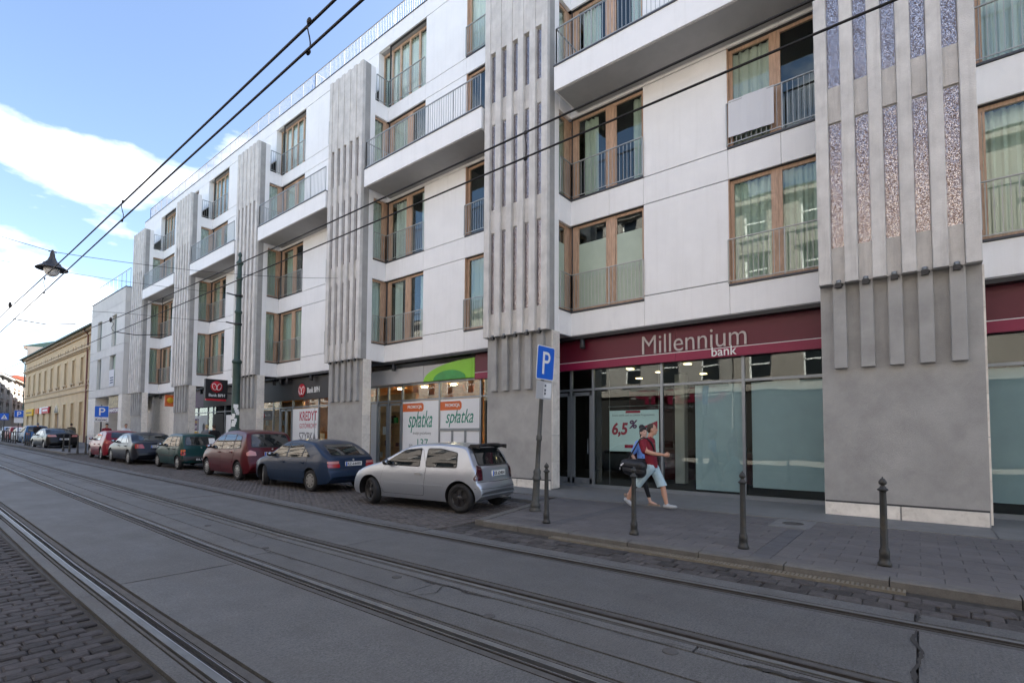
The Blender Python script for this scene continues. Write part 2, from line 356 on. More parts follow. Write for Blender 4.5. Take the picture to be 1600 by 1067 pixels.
    def xf(s, M):
        s.v = [tuple(M @ Vector(p)) for p in s.v]; return s
    def mesh(s, name, mats):
        me = bpy.data.meshes.new(name); me.from_pydata(s.v, [], s.f)
        for m_ in mats: me.materials.append(M_[m_] if isinstance(m_, str) else m_)
        me.polygons.foreach_set('material_index', s.mi); me.polygons.foreach_set('use_smooth', [bool(q) for q in s.sm])
        me.update(); return me
    def build(s, name, mats, parent=None, org=(0, 0, 0), sharp=None, key=None):
        """verts are given relative to org (a world point)"""
        if isinstance(mats, str): mats = [mats]
        me = s.mesh(name, mats)
        if sharp: me.set_sharp_from_angle(angle=R(sharp))
        return place(name, me, parent, org)

def place(name, me, parent=None, org=(0, 0, 0)):
    o = bpy.data.objects.new(name, me); COL.objects.link(o)
    if parent:
        o.parent = parent; pl = WLOC[parent]; o.location = tuple(org[i] - pl[i] for i in range(3))
    else: o.location = org
    WLOC[o] = tuple(org); return o
CACHE = {}
def cached(key, name, fn, mats, parent, org):
    if key not in CACHE:
        mb = MB(); fn(mb); CACHE[key] = mb.mesh(name, mats if isinstance(mats, (list, tuple)) else [mats])
    return place(name, CACHE[key], parent, org)
def empty(name, loc):
    o = bpy.data.objects.new(name, None); COL.objects.link(o); o.location = loc; o.empty_display_size = 0.2; WLOC[o] = tuple(loc); return o
def tag(o, label=None, cat=None, group=None, kind=None):
    if label: o['label'] = label
    if cat: o['category'] = cat
    if group: o['group'] = group
    if kind: o['kind'] = kind
    return o
def text_mesh(s, shear=0.0, ext=0.0, bold=0.0, sp=1.0):
    c = bpy.data.curves.new('txt', 'FONT'); c.body = s; c.size = 1; c.shear = shear; c.extrude = ext; c.offset = bold; c.space_character = sp; c.resolution_u = 4
    o = bpy.data.objects.new('txt', c); me = bpy.data.meshes.new_from_object(o)
    bpy.data.objects.remove(o); bpy.data.curves.remove(c); return me
def lettering(s, wd, ht, M, depth=0.008, shear=0.0, bold=0.0, mi=0, mb=None, sp=1.0):
    """text fitted into wd x ht, lower left at the origin of M (x right, y up, z out)"""
    me = text_mesh(s, shear, 0.02, bold, sp); xs = [v.co.x for v in me.vertices]; ys = [v.co.y for v in me.vertices]
    x0, y0 = min(xs), min(ys); kx = wd / (max(xs) - x0); ky = ht / (max(ys) - y0)
    mb = mb or MB(); n = len(mb.v)
    mb.v += [tuple(M @ Vector(((v.co.x - x0) * kx, (v.co.y - y0) * ky, (v.co.z + 0.02) / 0.04 * depth))) for v in me.vertices]
    for p in me.polygons: mb.f.append(tuple(n + i for i in p.vertices)); mb.mi.append(mi); mb.sm.append(0)
    bpy.data.meshes.remove(me); return mb
def MX(x, y, z):   # frame on a wall facing the street: text runs towards -Y
    return Matrix(((0, 0, -1, x), (-1, 0, 0, y), (0, 1, 0, z), (0, 0, 0, 1)))
def MY(x, y, z):   # frame facing -Y: text runs towards +X
    return Matrix(((1, 0, 0, x), (0, 0, -1, y), (0, 1, 0, z), (0, 0, 0, 1)))
def evaluated(o):
    TMP.collection.objects.link(o); dg = TMP.view_layers[0].depsgraph; dg.update()
    me = bpy.data.meshes.new_from_object(o.evaluated_get(dg)); TMP.collection.objects.unlink(o); return me

def G(y): return 0.0125 * min(max(0.0, y - 8), 90)
ROAD = -0.07
# ------------------------------------------------------------------ ground
YS = [-30, -12, -6, -3, -1.5, 0, 1.5, 3, 4.5, 6, 8, 10, 12, 15, 18, 22, 27, 33, 40, 50, 62, 75, 98, 140]
def strip(mb, x0, x1, z, ys=YS, mi=0, drift=0.0):
    for a, b in zip(ys, ys[1:]):
        da, db = drift * max(0, a - 5), drift * max(0, b - 5)
        mb.quad((x0 + da, a, z + G(a)), (x1 + da, a, z + G(a)), (x1 + db, b, z + G(b)), (x0 + db, b, z + G(b)), mi)
def sbox(mb, x0, x1, z0, z1, ys=YS, mi=0, drift=0.0):
    for a, b in zip(ys, ys[1:]):
        da, db = drift * max(0, a - 5), drift * max(0, b - 5)
        A = [(x0 + da, a, z0 + G(a)), (x1 + da, a, z0 + G(a)), (x1 + da, a, z1 + G(a)), (x0 + da, a, z1 + G(a))]
        B = [(x0 + db, b, z0 + G(b)), (x1 + db, b, z0 + G(b)), (x1 + db, b, z1 + G(b)), (x0 + db, b, z1 + G(b))]
        mb.quad(A[3], A[2], B[2], B[3], mi); mb.quad(A[0], A[3], B[3], B[0], mi); mb.quad(A[2], A[1], B[1], B[2], mi)
g = MB()
ys = [-400, -120] + YS + [260, 500, 900, 1500]
for a, b in zip(ys, ys[1:]): g.quad((-600, a, -0.30 + G(a)), (900, a, -0.30 + G(a)), (900, b, -0.30 + G(b)), (-600, b, -0.30 + G(b)))
tag(g.build('ground', 'asphalt'), kind='structure')

road = MB(); strip(road, -8, 13.4, ROAD - 0.035); strip(road, -8, 26, ROAD - 0.033, [98, 140, 200])
road = tag(road.build('road', 'asphalt'), kind='structure')
# concrete slabs of the two tram tracks, one object each
random.seed(3)
def slab(x0, x1, y0, y1, m='slab', top=ROAD, g_=0.016):
    mb = MB(); n = max(1, int((y1 - y0) / 1.1)); h = random.uniform(-0.0035, 0.0025); tl = random.uniform(-0.002, 0.002)
    ys = [y0 + (y1 - y0) * i / n for i in range(n + 1)]
    L = [(x0 + g_ / 2 + random.uniform(0, 0.006), y) for y in ys]; Q = [(x1 - g_ / 2 - random.uniform(0, 0.006), y) for y in ys]
    L[0] = (L[0][0], y0 + g_ / 2); Q[0] = (Q[0][0], y0 + g_ / 2); L[-1] = (L[-1][0], y1 - g_ / 2); Q[-1] = (Q[-1][0], y1 - g_ / 2)
    for i in range(n):
        d0, d1 = DR * max(0, ys[i] - 5), DR * max(0, ys[i + 1] - 5)
        a, b, c, d = [(L[i][0] + d0, L[i][1], top + h + tl + G(ys[i])), (Q[i][0] + d0, Q[i][1], top + h - tl + G(ys[i])), (Q[i + 1][0] + d1, Q[i + 1][1], top + h - tl + G(ys[i + 1])), (L[i + 1][0] + d1, L[i + 1][1], top + h + tl + G(ys[i + 1]))]
        mb.quad(a, b, c, d)
        lo = lambda p: (p[0], p[1], p[2] - 0.05)
        mb.quad(lo(a), a, d, lo(d)); mb.quad(b, lo(b), lo(c), c)
        if i == 0: mb.quad(lo(a), lo(b), b, a)
        if i == n - 1: mb.quad(d, c, lo(c), lo(d))
    return mb.build('concrete_slab', m, road)
DR = 0.007
r1, r2, r3, r4 = 1.50, 2.935, 4.09, 5.56
JY = [-6.3, 0.05, 6.5, 13.7, 20.5, 27.5, 34.5, 41.5, 55, 75]
for a, b in zip(JY, JY[1:]):
    slab(r1 + 0.13, r2 - 0.13, a + 0.12, b + 0.12); slab(r3 + 0.13, r4 - 0.13, a, b)
for a, b in zip(JY, JY[1:]): slab(1.24, r1 - 0.13, a - 0.1, b - 0.1, 'slab_edge')
for x0, x1, off in ((r2 + 0.13, 3.39, 0.4), (3.39, 3.83, -2.4), (3.83, r3 - 0.13, 1.3)):
    j = [y + off for y in JY]
    for a, b in zip(j, j[1:]): slab(x0, x1, a, b, 'slab_edge' if x0 != 3.39 else 'slab', g_=0.02)
for a, b in zip(JY, JY[1:]): slab(r4 + 0.13, 5.95, a + 0.02, b + 0.02, 'slab_edge')
# grooved rails with their fillers
for i, x in enumerate((r1, r2, r3, r4)):
    s = 1 if i % 2 == 0 else -1         # the groove lies on the inner side of the head
    ry = [-6.3] + YS[3:-1]
    mb = MB()
    def sb(a, b, z0, z1, mi): sbox(mb, x + min(s * a, s * b), x + max(s * a, s * b), ROAD + z0, ROAD + z1, ry, mi, DR)
    sb(-0.085, -0.034, -0.05, 0.003, 0); sb(-0.034, -0.028, -0.05, 0.003, 3); sb(0.026, 0.031, -0.05, 0.001, 3); sb(0.031, 0.046, -0.05, 0.0005, 1); sb(-0.028, 0.026, -0.05, -0.03, 2)
    mb.build('rail', ['rail_top', 'rail_rust', 'groove', 'rail_lip' if i < 2 else 'rail_rust'], road)
    mb = MB(); sb(-0.125, -0.104, -0.05, -0.002, 0); sb(0.060, 0.118, -0.05, -0.004, 0); sb(-0.104, -0.085, -0.05, -0.022, 1); sb(0.046, 0.060, -0.05, -0.012, 1)
    mb.build('rail_filler', ['filler', 'groove'], road)
# small round caps, patches and broken joints in the middle strip
for x, y, r_ in ((3.38 + 0.05, 3.0, 0.055), (3.73, 1.48, 0.06), (3.70, 4.62, 0.055), (3.45, 7.2, 0.05), (3.6, 9.6, 0.05)):
    mb = MB(); mb.lathe([(r_, -0.03), (r_, 0.004), (r_ * 0.9, 0.007), (0.0, 0.007)], 18)
    mb.build('round_cap', 'filler', road, (x, y, ROAD + G(y)))
def crack(pts, wd, seed):
    random.seed(seed); P = [Vector(p) for p in pts]
    for it in range(4):
        Q = [P[0]]
        for u, v in zip(P, P[1:]): d = v - u; Q += [(u + v) / 2 + Vector((-d.y, d.x)) * random.uniform(-.07, .07), v]
        P = Q
    mb = MB(); n = len(P)
    for k, q in enumerate(P):
        d = (P[min(k + 1, n - 1)] - P[max(k - 1, 0)]).normalized(); e = min(1, min(k, n - 1 - k) / 5 + .25); z = ROAD + 0.0062 + G(q.y)
        for sg in (-1, 1): o = Vector((-d.y, d.x)) * wd * .7 * e * random.uniform(.35, 1.25) * sg; mb.v.append((q.x + o.x, q.y + o.y, z))
    for k in range(n - 1): mb.f.append((2 * k, 2 * k + 1, 2 * k + 3, 2 * k + 2)); mb.mi.append(0); mb.sm.append(0)
    mb.build('crack', 'crack', road)
crack([(3.39, 3.95), (3.6, 3.85), (3.83, 3.98)], 0.010, 1); crack([(3.80, 3.3), (3.83, 3.9), (3.82, 4.4)], 0.022, 2); crack([(3.84, 0.3), (3.86, 0.65), (3.84, 1.0)], 0.035, 3)
crack([(3.39, 8.2), (3.62, 8.0), (3.83, 8.3)], 0.008, 4); crack([(3.38, 6.0), (3.40, 7.2), (3.39, 8.2)], 0.008, 5); crack([(4.22, 0.06), (4.8, 0.03), (5.44, 0.06)], 0.022, 6)
crack([(5.69, 0.06), (5.9, 0.05), (6.0, 0.06)], 0.02, 7); crack([(3.40, 2.2), (3.385, 3.2), (3.40, 5.0)], .006, 8); crack([(3.83, 1.0), (3.82, 2.2), (3.84, 3.4)], .006, 9); crack([(1.66, 6.62), (2.2, 6.60), (2.78, 6.62)], .009, 10)
def tar(pts, name='tar_joint'):
    pass

# ---- setts: the cobbled strip at the near edge and the gutter by the kerb
def stone_mesh(name, l, wd, h, M, seed, inset=0.011):
    random.seed(seed); j = lambda a: random.uniform(-a, a)
    b = [(-l / 2, -wd / 2), (l / 2, -wd / 2), (l / 2, wd / 2), (-l / 2, wd / 2)]
    ring = []
    for i in range(4):                                   # cut corners: eight points
        p, q = b[i], b[(i + 1) % 4]; k = 0.07
        ring += [(p[0] + (q[0] - p[0]) * k + j(.005), p[1] + (q[1] - p[1]) * k + j(.005)), (q[0] - (q[0] - p[0]) * k + j(.005), q[1] - (q[1] - p[1]) * k + j(.005))]
    mb = MB(); n = 8
    mb.v = [(x, y, -h) for x, y in ring] + [(x, y, -0.009) for x, y in ring] + [(x * (1 - inset * 2 / l), y * (1 - inset * 2 / wd), j(.002)) for x, y in ring] + [(j(.02), j(.015), 0.0012)]
    for r_ in (0, 1):
        for i in range(n): k = (i + 1) % n; mb.f.append((r_ * n + i, r_ * n + k, (r_ + 1) * n + k, (r_ + 1) * n + i))
    for i in range(n): mb.f.append((2 * n + i, 2 * n + (i + 1) % n, 3 * n))
    mb.mi = [0] * len(mb.f); mb.sm = [0] * 24
    return mb.mesh(name, [M])
cob = MB(); strip(cob, -8, 1.235, ROAD - 0.022)
cob = tag(cob.build('cobbled_strip', 'soil'), kind='structure')
cm = [stone_mesh('stone', 0.184, 0.111, 0.05, 'cobble', s) for s in range(8)]
def lay(me, name, parent, x, y, z, rz, sx=1, sy=1, tilt=0.02):
    o = place(name, random.choice(me), parent, (x, y, z)); o.scale = (sx, sy, 1)
    o.rotation_euler = (random.uniform(-tilt, tilt), random.uniform(-tilt, tilt), rz); return o
random.seed(11); y = 2.9; row = 0; rest = []; cnt = 0
while y < 13.5:
    x = 1.205 - (row % 2) * 0.09; pitchy = random.uniform(0.112, 0.122)
    while x > 0.103 * y - 0.25:
        sx = random.uniform(0.82, 1.1); wdt = 0.19 * sx
        xx = x - wdt / 2
        if cnt < 298: lay(cm, 'stone', cob, xx, y + random.uniform(-.008, .008), ROAD + G(y) + random.uniform(-.008, .004), random.uniform(-.05, .05), sx, random.uniform(.95, 1.06)); cnt += 1
        else: rest.append((xx, y, sx))
        x -= wdt
    y += pitchy; row += 1
def joined(name, items, mesh, M, parent):
    mb = MB()
    for (x, y, z, rz, sx, sy) in items:
        c, s_ = math.cos(rz), math.sin(rz); n = len(mb.v)
        for v in mesh.vertices: X, Y = v.co.x * sx, v.co.y * sy; mb.v.append((x + X * c - Y * s_, y + X * s_ + Y * c, z + v.co.z))
        for p in mesh.polygons: mb.f.append(tuple(n + i for i in p.vertices)); mb.mi.append(0); mb.sm.append(0)
    return tag(mb.build(name, M, parent), kind='stuff')
rest_l = [(x, y, ROAD + G(y) + random.uniform(-.006, .004), random.uniform(-.05, .05), sx, 1) for x, y, sx in rest]
yy = -3.0; row = 0
while yy < 40:
    x = 1.2 - (row % 2) * 0.09; lo = 0.103 * yy - 0.25
    inner = 2.85 <= yy <= 13.6
    while x > (-2.4 if yy < 14 else max(-1.0, lo)):
        if not inner or x < lo - .1: rest_l.append((x - .09, yy, ROAD + G(yy) + random.uniform(-.006, .004), random.uniform(-.05, .05), random.uniform(.85, 1.06), 1))
        x -= 0.19
    yy += 0.118; row += 1
joined('stones', rest_l, cm[0], 'cobble', cob)

gut = MB(); strip(gut, 5.955, 6.80, ROAD - 0.028)
gut = tag(gut.build('gutter', 'soil'), kind='structure')
gm = [stone_mesh('stone', 0.20, 0.22, 0.05, 'sett', 40 + s, 0.010) for s in range(6)]
random.seed(5); cnt = 0; rest = []; row = 0; y = -1.9
while y < 6.4:
    for k in range(3):
        xx = 6.06 + k * 0.205; yy = y + (k % 2) * 0.11 + random.uniform(-.012, .012)
        lay(gm, 'stone', gut, xx + random.uniform(-.008, .008), yy, ROAD + G(yy) - 0.004 + random.uniform(-.01, .004), random.uniform(-.06, .06), random.uniform(.93, 1.02), random.uniform(.93, 1.03), 0.03)
    y += 0.226
# drain channel along the kerb
mb = MB(); gy0, gy1 = 0.15, 4.6; mb.box(6.66, 6.80, gy0, gy1, ROAD - 0.03, ROAD - 0.012, 1); mb.box(6.655, 6.672, gy0, gy1, ROAD - .03, ROAD + .002); mb.box(6.79, 6.80, gy0, gy1, ROAD - .03, ROAD + .002)
mb.box(6.728, 6.738, gy0, gy1, ROAD - .03, ROAD + .001)
y = gy0
while y < gy1: mb.box(6.672, 6.79, y, y + 0.024, ROAD - .03, ROAD); y += 0.045
mb.build('drain_grate', ['grate', 'groove'], gut)
# the cobbled parking bay beyond the kerb's end
bay = MB(); strip(bay, 5.955, 10.0, ROAD - 0.022, [6.2, 8, 10, 12, 15, 18, 22, 27, 33, 38.5])
bay = tag(bay.build('parking_bay', 'soil'), kind='structure')
items = []; random.seed(8); y = 6.55; row = 0
while y < 37:
    st = 0.125; x = 6.02 + (row % 2) * 0.06
    xmax = 9.7 if y < 15 else 7.9
    while x < xmax:
        lim = 6.30 + (x - 6.8) * 0.232
        if y > lim + 0.1: items.append((x, y + random.uniform(-.01, .01), ROAD + G(y) + random.uniform(-.008, .006), random.uniform(-.07, .07), random.uniform(.92, 1.05), random.uniform(.9, 1.04)))
        x += 0.128
    y += st; row += 1
sm_ = stone_mesh('stone', 0.122, 0.118, 0.04, 'sett_far', 77, 0.013)
joined('setts', items, sm_, 'sett_far', bay)

# ---- pavement
pav = MB()
pav.poly([(6.99, -30, -0.008), (13.4, -30, -0.008), (13.4, 7.3, -0.008), (9.9, 6.98, -0.008), (6.99, 6.32, -0.008)])
ysb = [7.2, 8, 10, 12, 15, 18, 22, 27, 33, 38.5]
strip(pav, 9.9, 13.6, -0.02, ysb); strip(pav, 7.0, 13.6, -0.012, [38.4, 45, 55, 65, 80, 98, 140])
pav = tag(pav.build('pavement', 'paver'), kind='structure')
pm = []
for s in range(6):
    random.seed(60 + s); l, wd = 0.40, 0.245; mb = MB(); c = .004
    t = [random.uniform(-.0015, .0015) for _ in range(4)]
    mb.v = [(-wd / 2, -l / 2, -.05), (wd / 2, -l / 2, -.05), (wd / 2, l / 2, -.05), (-wd / 2, l / 2, -.05), (-wd / 2, -l / 2, -.004), (wd / 2, -l / 2, -.004), (wd / 2, l / 2, -.004), (-wd / 2, l / 2, -.004),
            (-wd / 2 + c, -l / 2 + c, t[0]), (wd / 2 - c, -l / 2 + c, t[1]), (wd / 2 - c, l / 2 - c, t[2]), (-wd / 2 + c, l / 2 - c, t[3])]
    for r_ in (0, 4):
        for i in range(4): k = (i + 1) % 4; mb.f.append((r_ + i, r_ + k, r_ + 4 + k, r_ + 4 + i))
    mb.f.append((8, 9, 10, 11)); mb.mi = [0] * 9; mb.sm = [0] * 9; pm.append(mb.mesh('paving_stone', ['paver']))
pmd = []
for q in pm[:3]:
    d = q.copy(); d.materials.clear(); d.materials.append(M_['paver_dark']); pmd.append(d)
random.seed(21); rest = []; restd = []; cnt = 0; row = 0; x = 7.0 + 0.126
MAN = (9.62, 10.62, 1.47, 2.08)
while x < 10.6:
    lim = 6.30 + (x - 6.8) * 0.232 - 0.22
    segs = [(-2.4, 1.50, 0), (1.50, 1.74, 1), (1.74, 4.88, 0), (4.88, 5.12, 1), (5.12, lim, 0)]
    for sa, sb_, dark in segs:
        if dark: cuts = [sa, sb_]
        else:
            cuts = [sa]; t = sa + (0.405 if row % 2 else 0.203)
            while t < sb_ - .1: cuts.append(t); t += 0.405
            cuts.append(sb_)
        for p_, q_ in zip(cuts, cuts[1:]):
            y = (p_ + q_) / 2; sy = (q_ - p_ - .007) / .40
            if MAN[0] - .1 < x < MAN[1] + .1 and MAN[2] - .1 < y < MAN[3] + .1: continue
            dz = random.uniform(-.0015, .002)
            if cnt < 299 and x < 9.4 and y > -1.6: lay(pmd if dark else pm, 'paving_stone', pav, x, y, dz, 0, .99, sy, .002); cnt += 1
            else: (restd if dark else rest).append((x, y, dz, 0, .99, sy))
    x += 0.249; row += 1
joined('paving_stones', rest, pm[0], 'paver', pav); joined('paving_stones', restd, pm[0], 'paver_dark', pav)
# smooth concrete apron along the shop fronts, in bays
for a, b in zip([-14, -5.4, -0.9, 3.6, 8.1, 12.6, 17.1, 21.6, 26.2, 30.7, 35.2, 39.7, 44.2], [-5.4, -0.9, 3.6, 8.1, 12.6, 17.1, 21.6, 26.2, 30.7, 35.2, 39.7, 44.2, 48]):
    mb = MB(); mb.poly([(10.66, a + .006, G(a) + .006), (13.32, a + .006, G(a) + .008), (13.32, b - .006, G(b) + .008), (10.66, b - .006, G(b) + .006)])
    mb.quad((10.66, a + .006, G(a) - .03), (10.66, a + .006, G(a) + .006), (10.66, b - .006, G(b) + .006), (10.66, b - .006, G(b) - .03))
    mb.build('apron_slab', 'plaza', pav)
mb = MB(); x0, x1, y0, y1 = MAN
mb.box(x0, x1, y0, y1, -.03, .001); mb.box(x0 + .05, x1 - .05, y0 + .05, y1 - .05, -.02, .004); mb.lathe([(.17, .004), (.17, .008), (.15, .010), (.15, .006), (0, .006)], 20, ((x0 + x1) / 2, (y0 + y1) / 2, 0), mi=1)
tag(mb.build('manhole_cover', ['plaza', 'cast_iron'], None), 'square concrete manhole cover with a round iron lid set in the pavement', 'manhole cover')
# kerb stones
def kerb(p, q, wd=0.19, top=0.006):
    p, q = Vector(p), Vector(q); d = (q - p).normalized(); nrm = Vector((d.y, -d.x)) * wd
    e = d * 0.006; a, b = p + e, q - e; mb = MB(); ga, gb = G(p.y), G(q.y); c = d * 0; b1 = nrm * 0.12
    za, zb = top + ga, top + gb
    mb.quad((a.x, a.y, za - .14), (a.x, a.y, za - .015), (b.x, b.y, zb - .015), (b.x, b.y, zb - .14))
    mb.quad((a.x, a.y, za - .015), (a.x + b1.x, a.y + b1.y, za), (b.x + b1.x, b.y + b1.y, zb), (b.x, b.y, zb - .015))
    mb.quad((a.x + b1.x, a.y + b1.y, za), (a.x + nrm.x, a.y + nrm.y, za), (b.x + nrm.x, b.y + nrm.y, zb), (b.x + b1.x, b.y + b1.y, zb))
    mb.quad((a.x + nrm.x, a.y + nrm.y, za), (a.x + nrm.x, a.y + nrm.y, za - .1), (b.x + nrm.x, b.y + nrm.y, zb - .1), (b.x + nrm.x, b.y + nrm.y, zb))
    for P_, z in ((a, za), (b, zb)):
        mb.poly([(P_.x, P_.y, z - .14), (P_.x, P_.y, z - .015), (P_.x + b1.x, P_.y + b1.y, z), (P_.x + nrm.x, P_.y + nrm.y, z), (P_.x + nrm.x, P_.y + nrm.y, z - .1)])
    mb.build('kerb_stone', 'kerb', pav)
random.seed(4); y = -3.75
while y < 6.0:
    kerb((6.805, y), (6.805, min(y + 1.01, 6.12))); y += 1.01
a = Vector((6.805, 6.31)); b = Vector((9.95, 7.04)); n = 4
for i in range(n): kerb(a + (b - a) * i / n, a + (b - a) * (i + 1) / n, top=.009)
y = 38.4
while y < 75: kerb((6.80, y), (6.80, y + 2.0)); y += 2.0
kerb((9.95, 38.3), (8.4, 38.35)); kerb((8.4, 38.35), (6.8, 38.4))
y = 7.1
while y < 38: kerb((9.75, y), (9.75, y + 2.2)); y += 2.2
# ------------------------------------------------------------------ the apartment building
Y0, D = -0.914, 9.022
def YR(i): return Y0 + D * i
WX = 12.89; PX = 11.63; PW = 2.418; U = PW / 11
BL = D - PW
bld = tag(empty('apartment_building', (12.9, 20, 0)), 'long white five-storey apartment block with grooved grey concrete piers, wooden windows and shops below', 'building')
TOPZ = 16.65

def pier(i):
    org = (12, YR(i), 0)
    def core(mb):
        mb.box(11.77 - 12, 0.02, 0, PW, 4.54, TOPZ); mb.box(11.87 - 12, 0.02, 0.0, PW, -.5, 4.54)
        mb.box(0.02, .25, 0.004, PW, 4.54, TOPZ, 1); mb.box(0.025, .25, 0.02, PW, -.5, 4.54); mb.box(11.862 - 12, 11.872 - 12, .01, PW - .01, .252, .285, 2)  # dark strip painted in place of the shadow gap above the plinth
    p = cached('pier', 'pier', core, ['concrete_base', 'white_panel', 'joint'], bld, org)
    def fin(mb): mb.cbox(PX - 12, 11.78 - 12, 0, U - .004, 4.54, TOPZ, .012)
    def fin_s(mb): mb.cbox(11.75 - 12, 11.88 - 12, 0, U - .004, 2.88, 4.535, .012)
    def inf(mb): mb.box(11.735 - 12, 11.775 - 12, .003, U - .003, 0, .72)
    def top(mb): mb.box(11.66 - 12, 11.775 - 12, .006, U - .006, 13.56, TOPZ - .02)
    def mos(mb): mb.box(11.752 - 12, 11.775 - 12, .004, U - .004, 0, 1)
    def lampf(mb):
        mb.box(-.06, .06, -.055, .055, -.07, 0.01); mb.box(.02, .10, -.075, -.055, -.04, .05); mb.lathe([(.045, .01), (.045, .075), (.0, .075)], 10, mi=1)
    def tile(mb): mb.box(11.885 - 12, 12.25 - 12, -.03, .015, .004, .746)
    def plinth(mb): mb.cbox(11.845 - 12, 11.875 - 12, .02, PW / 2 - .004, 0.0, .25, .006)
    for k in range(0, 11, 2): cached('fin', 'fin', fin, 'concrete', p, (12, YR(i) + k * U, 0))
    for k in range(1, 11, 2):
        y = YR(i) + k * U
        cached('finS', 'fin', fin_s, 'concrete_base', p, (12, y, 0))
        for z in (4.545, 7.82, 11.28): cached('infill', 'infill', inf, 'concrete', p, (12, y, z))
        cached('ftop', 'cap_panel', top, 'concrete', p, (12, y, 0))
        for z0, z1 in ((5.27, 7.78), (8.545, 11.24), (12.01, 13.5)):
            o = cached('mosaic', 'mosaic_strip', mos, 'mosaic', p, (12, y, z0)); o.scale = (1, 1, z1 - z0)
        if i < 4: cached('plamp', 'spotlight', lampf, ['dark_metal', 'alu'], p, (11.73, y + U / 2, 4.53))
    for k in range(6): cached('tile', 'stone_tile', tile, 'travertine', p, (12, YR(i), k * .75 + .04))
    if i < 3:
        for k in range(2): cached('plinth', 'plinth_stone', plinth, 'travertine', p, (12, YR(i) + k * PW / 2, 0))
    return p
for i in range(6): pier(i)

WX0 = WX
def panel(i, y0, y1, z0, z1, x=WX, th=.09, name='wall_panel', m='white_panel', org=None):
    mb = MB(); g_ = .009
    mb.box(x - 12, x + th - 12, y0 + .005, y1 - .005, z0 + .013, z1 - .013)
    return mb.build(name, m, bld, (12, YR(i), 0))
def bars(mb, p, q, z0, z1, post=1.2, sp=.113, top=.014):
    """balustrade between two plan points"""
    p, q = Vector(p), Vector(q); L = (q - p).length; d = (q - p) / L; n = max(1, round(L / sp)); nx = Vector((-d.y, d.x))
    def bar(t, w, za, zb):
        c = p + d * t; a = d * w + nx * w; b = d * w - nx * w
        P = [c - a, c + b, c + a, c - b]; k = len(mb.v)
        mb.v += [(v.x, v.y, za) for v in P] + [(v.x, v.y, zb) for v in P]
        for i in range(4): j = (i + 1) % 4; mb.f.append((k + i, k + j, k + 4 + j, k + 4 + i)); mb.mi.append(0); mb.sm.append(0)
    for i in range(n + 1):
        big = i in (0, n) or (post and i % max(1, round(post / sp)) == 0)
        bar(L * i / n, .014 if big else .006, z0 if big else z0 + .05, z1)
    for za, zb, w in ((z1 - .012, z1 + .012, .02), (z0 + .04, z0 + .06, .01)):
        e = nx * w; P = [p - e, q - e, q + e, p + e]; k = len(mb.v)
        mb.v += [(v.x, v.y, za) for v in P] + [(v.x, v.y, zb) for v in P]
        for f in ((0, 1, 5, 4), (2, 3, 7, 6), (4, 5, 6, 7), (3, 2, 1, 0)): mb.f.append(tuple(k + j for j in f)); mb.mi.append(0); mb.sm.append(0)

def curtain(mb, p, q, z0, z1, amp=.035, wl=.16, mi=0):
    p, q = Vector(p), Vector(q); L = (q - p).length; n = max(4, int(L / .035)); d = (q - p) / L; nx = Vector((-d.y, d.x)); pts = []
    ph = random.uniform(0, 6)
    for i in range(n + 1):
        t = L * i / n; a = amp * (math.sin(2 * math.pi * t / wl + ph) + .5 * math.sin(2 * math.pi * t / (wl * .37) + 2 * ph)); pts.append(p + d * t + nx * a)
    for a, b in zip(pts, pts[1:]):
        k = len(mb.v); mb.v += [(a.x, a.y, z0), (b.x, b.y, z0), (b.x, b.y, z1), (a.x, a.y, z1)]; mb.f.append((k, k + 1, k + 2, k + 3)); mb.mi.append(mi); mb.sm.append(1)
X_ = lambda x: x - 12
GX = WX + .13

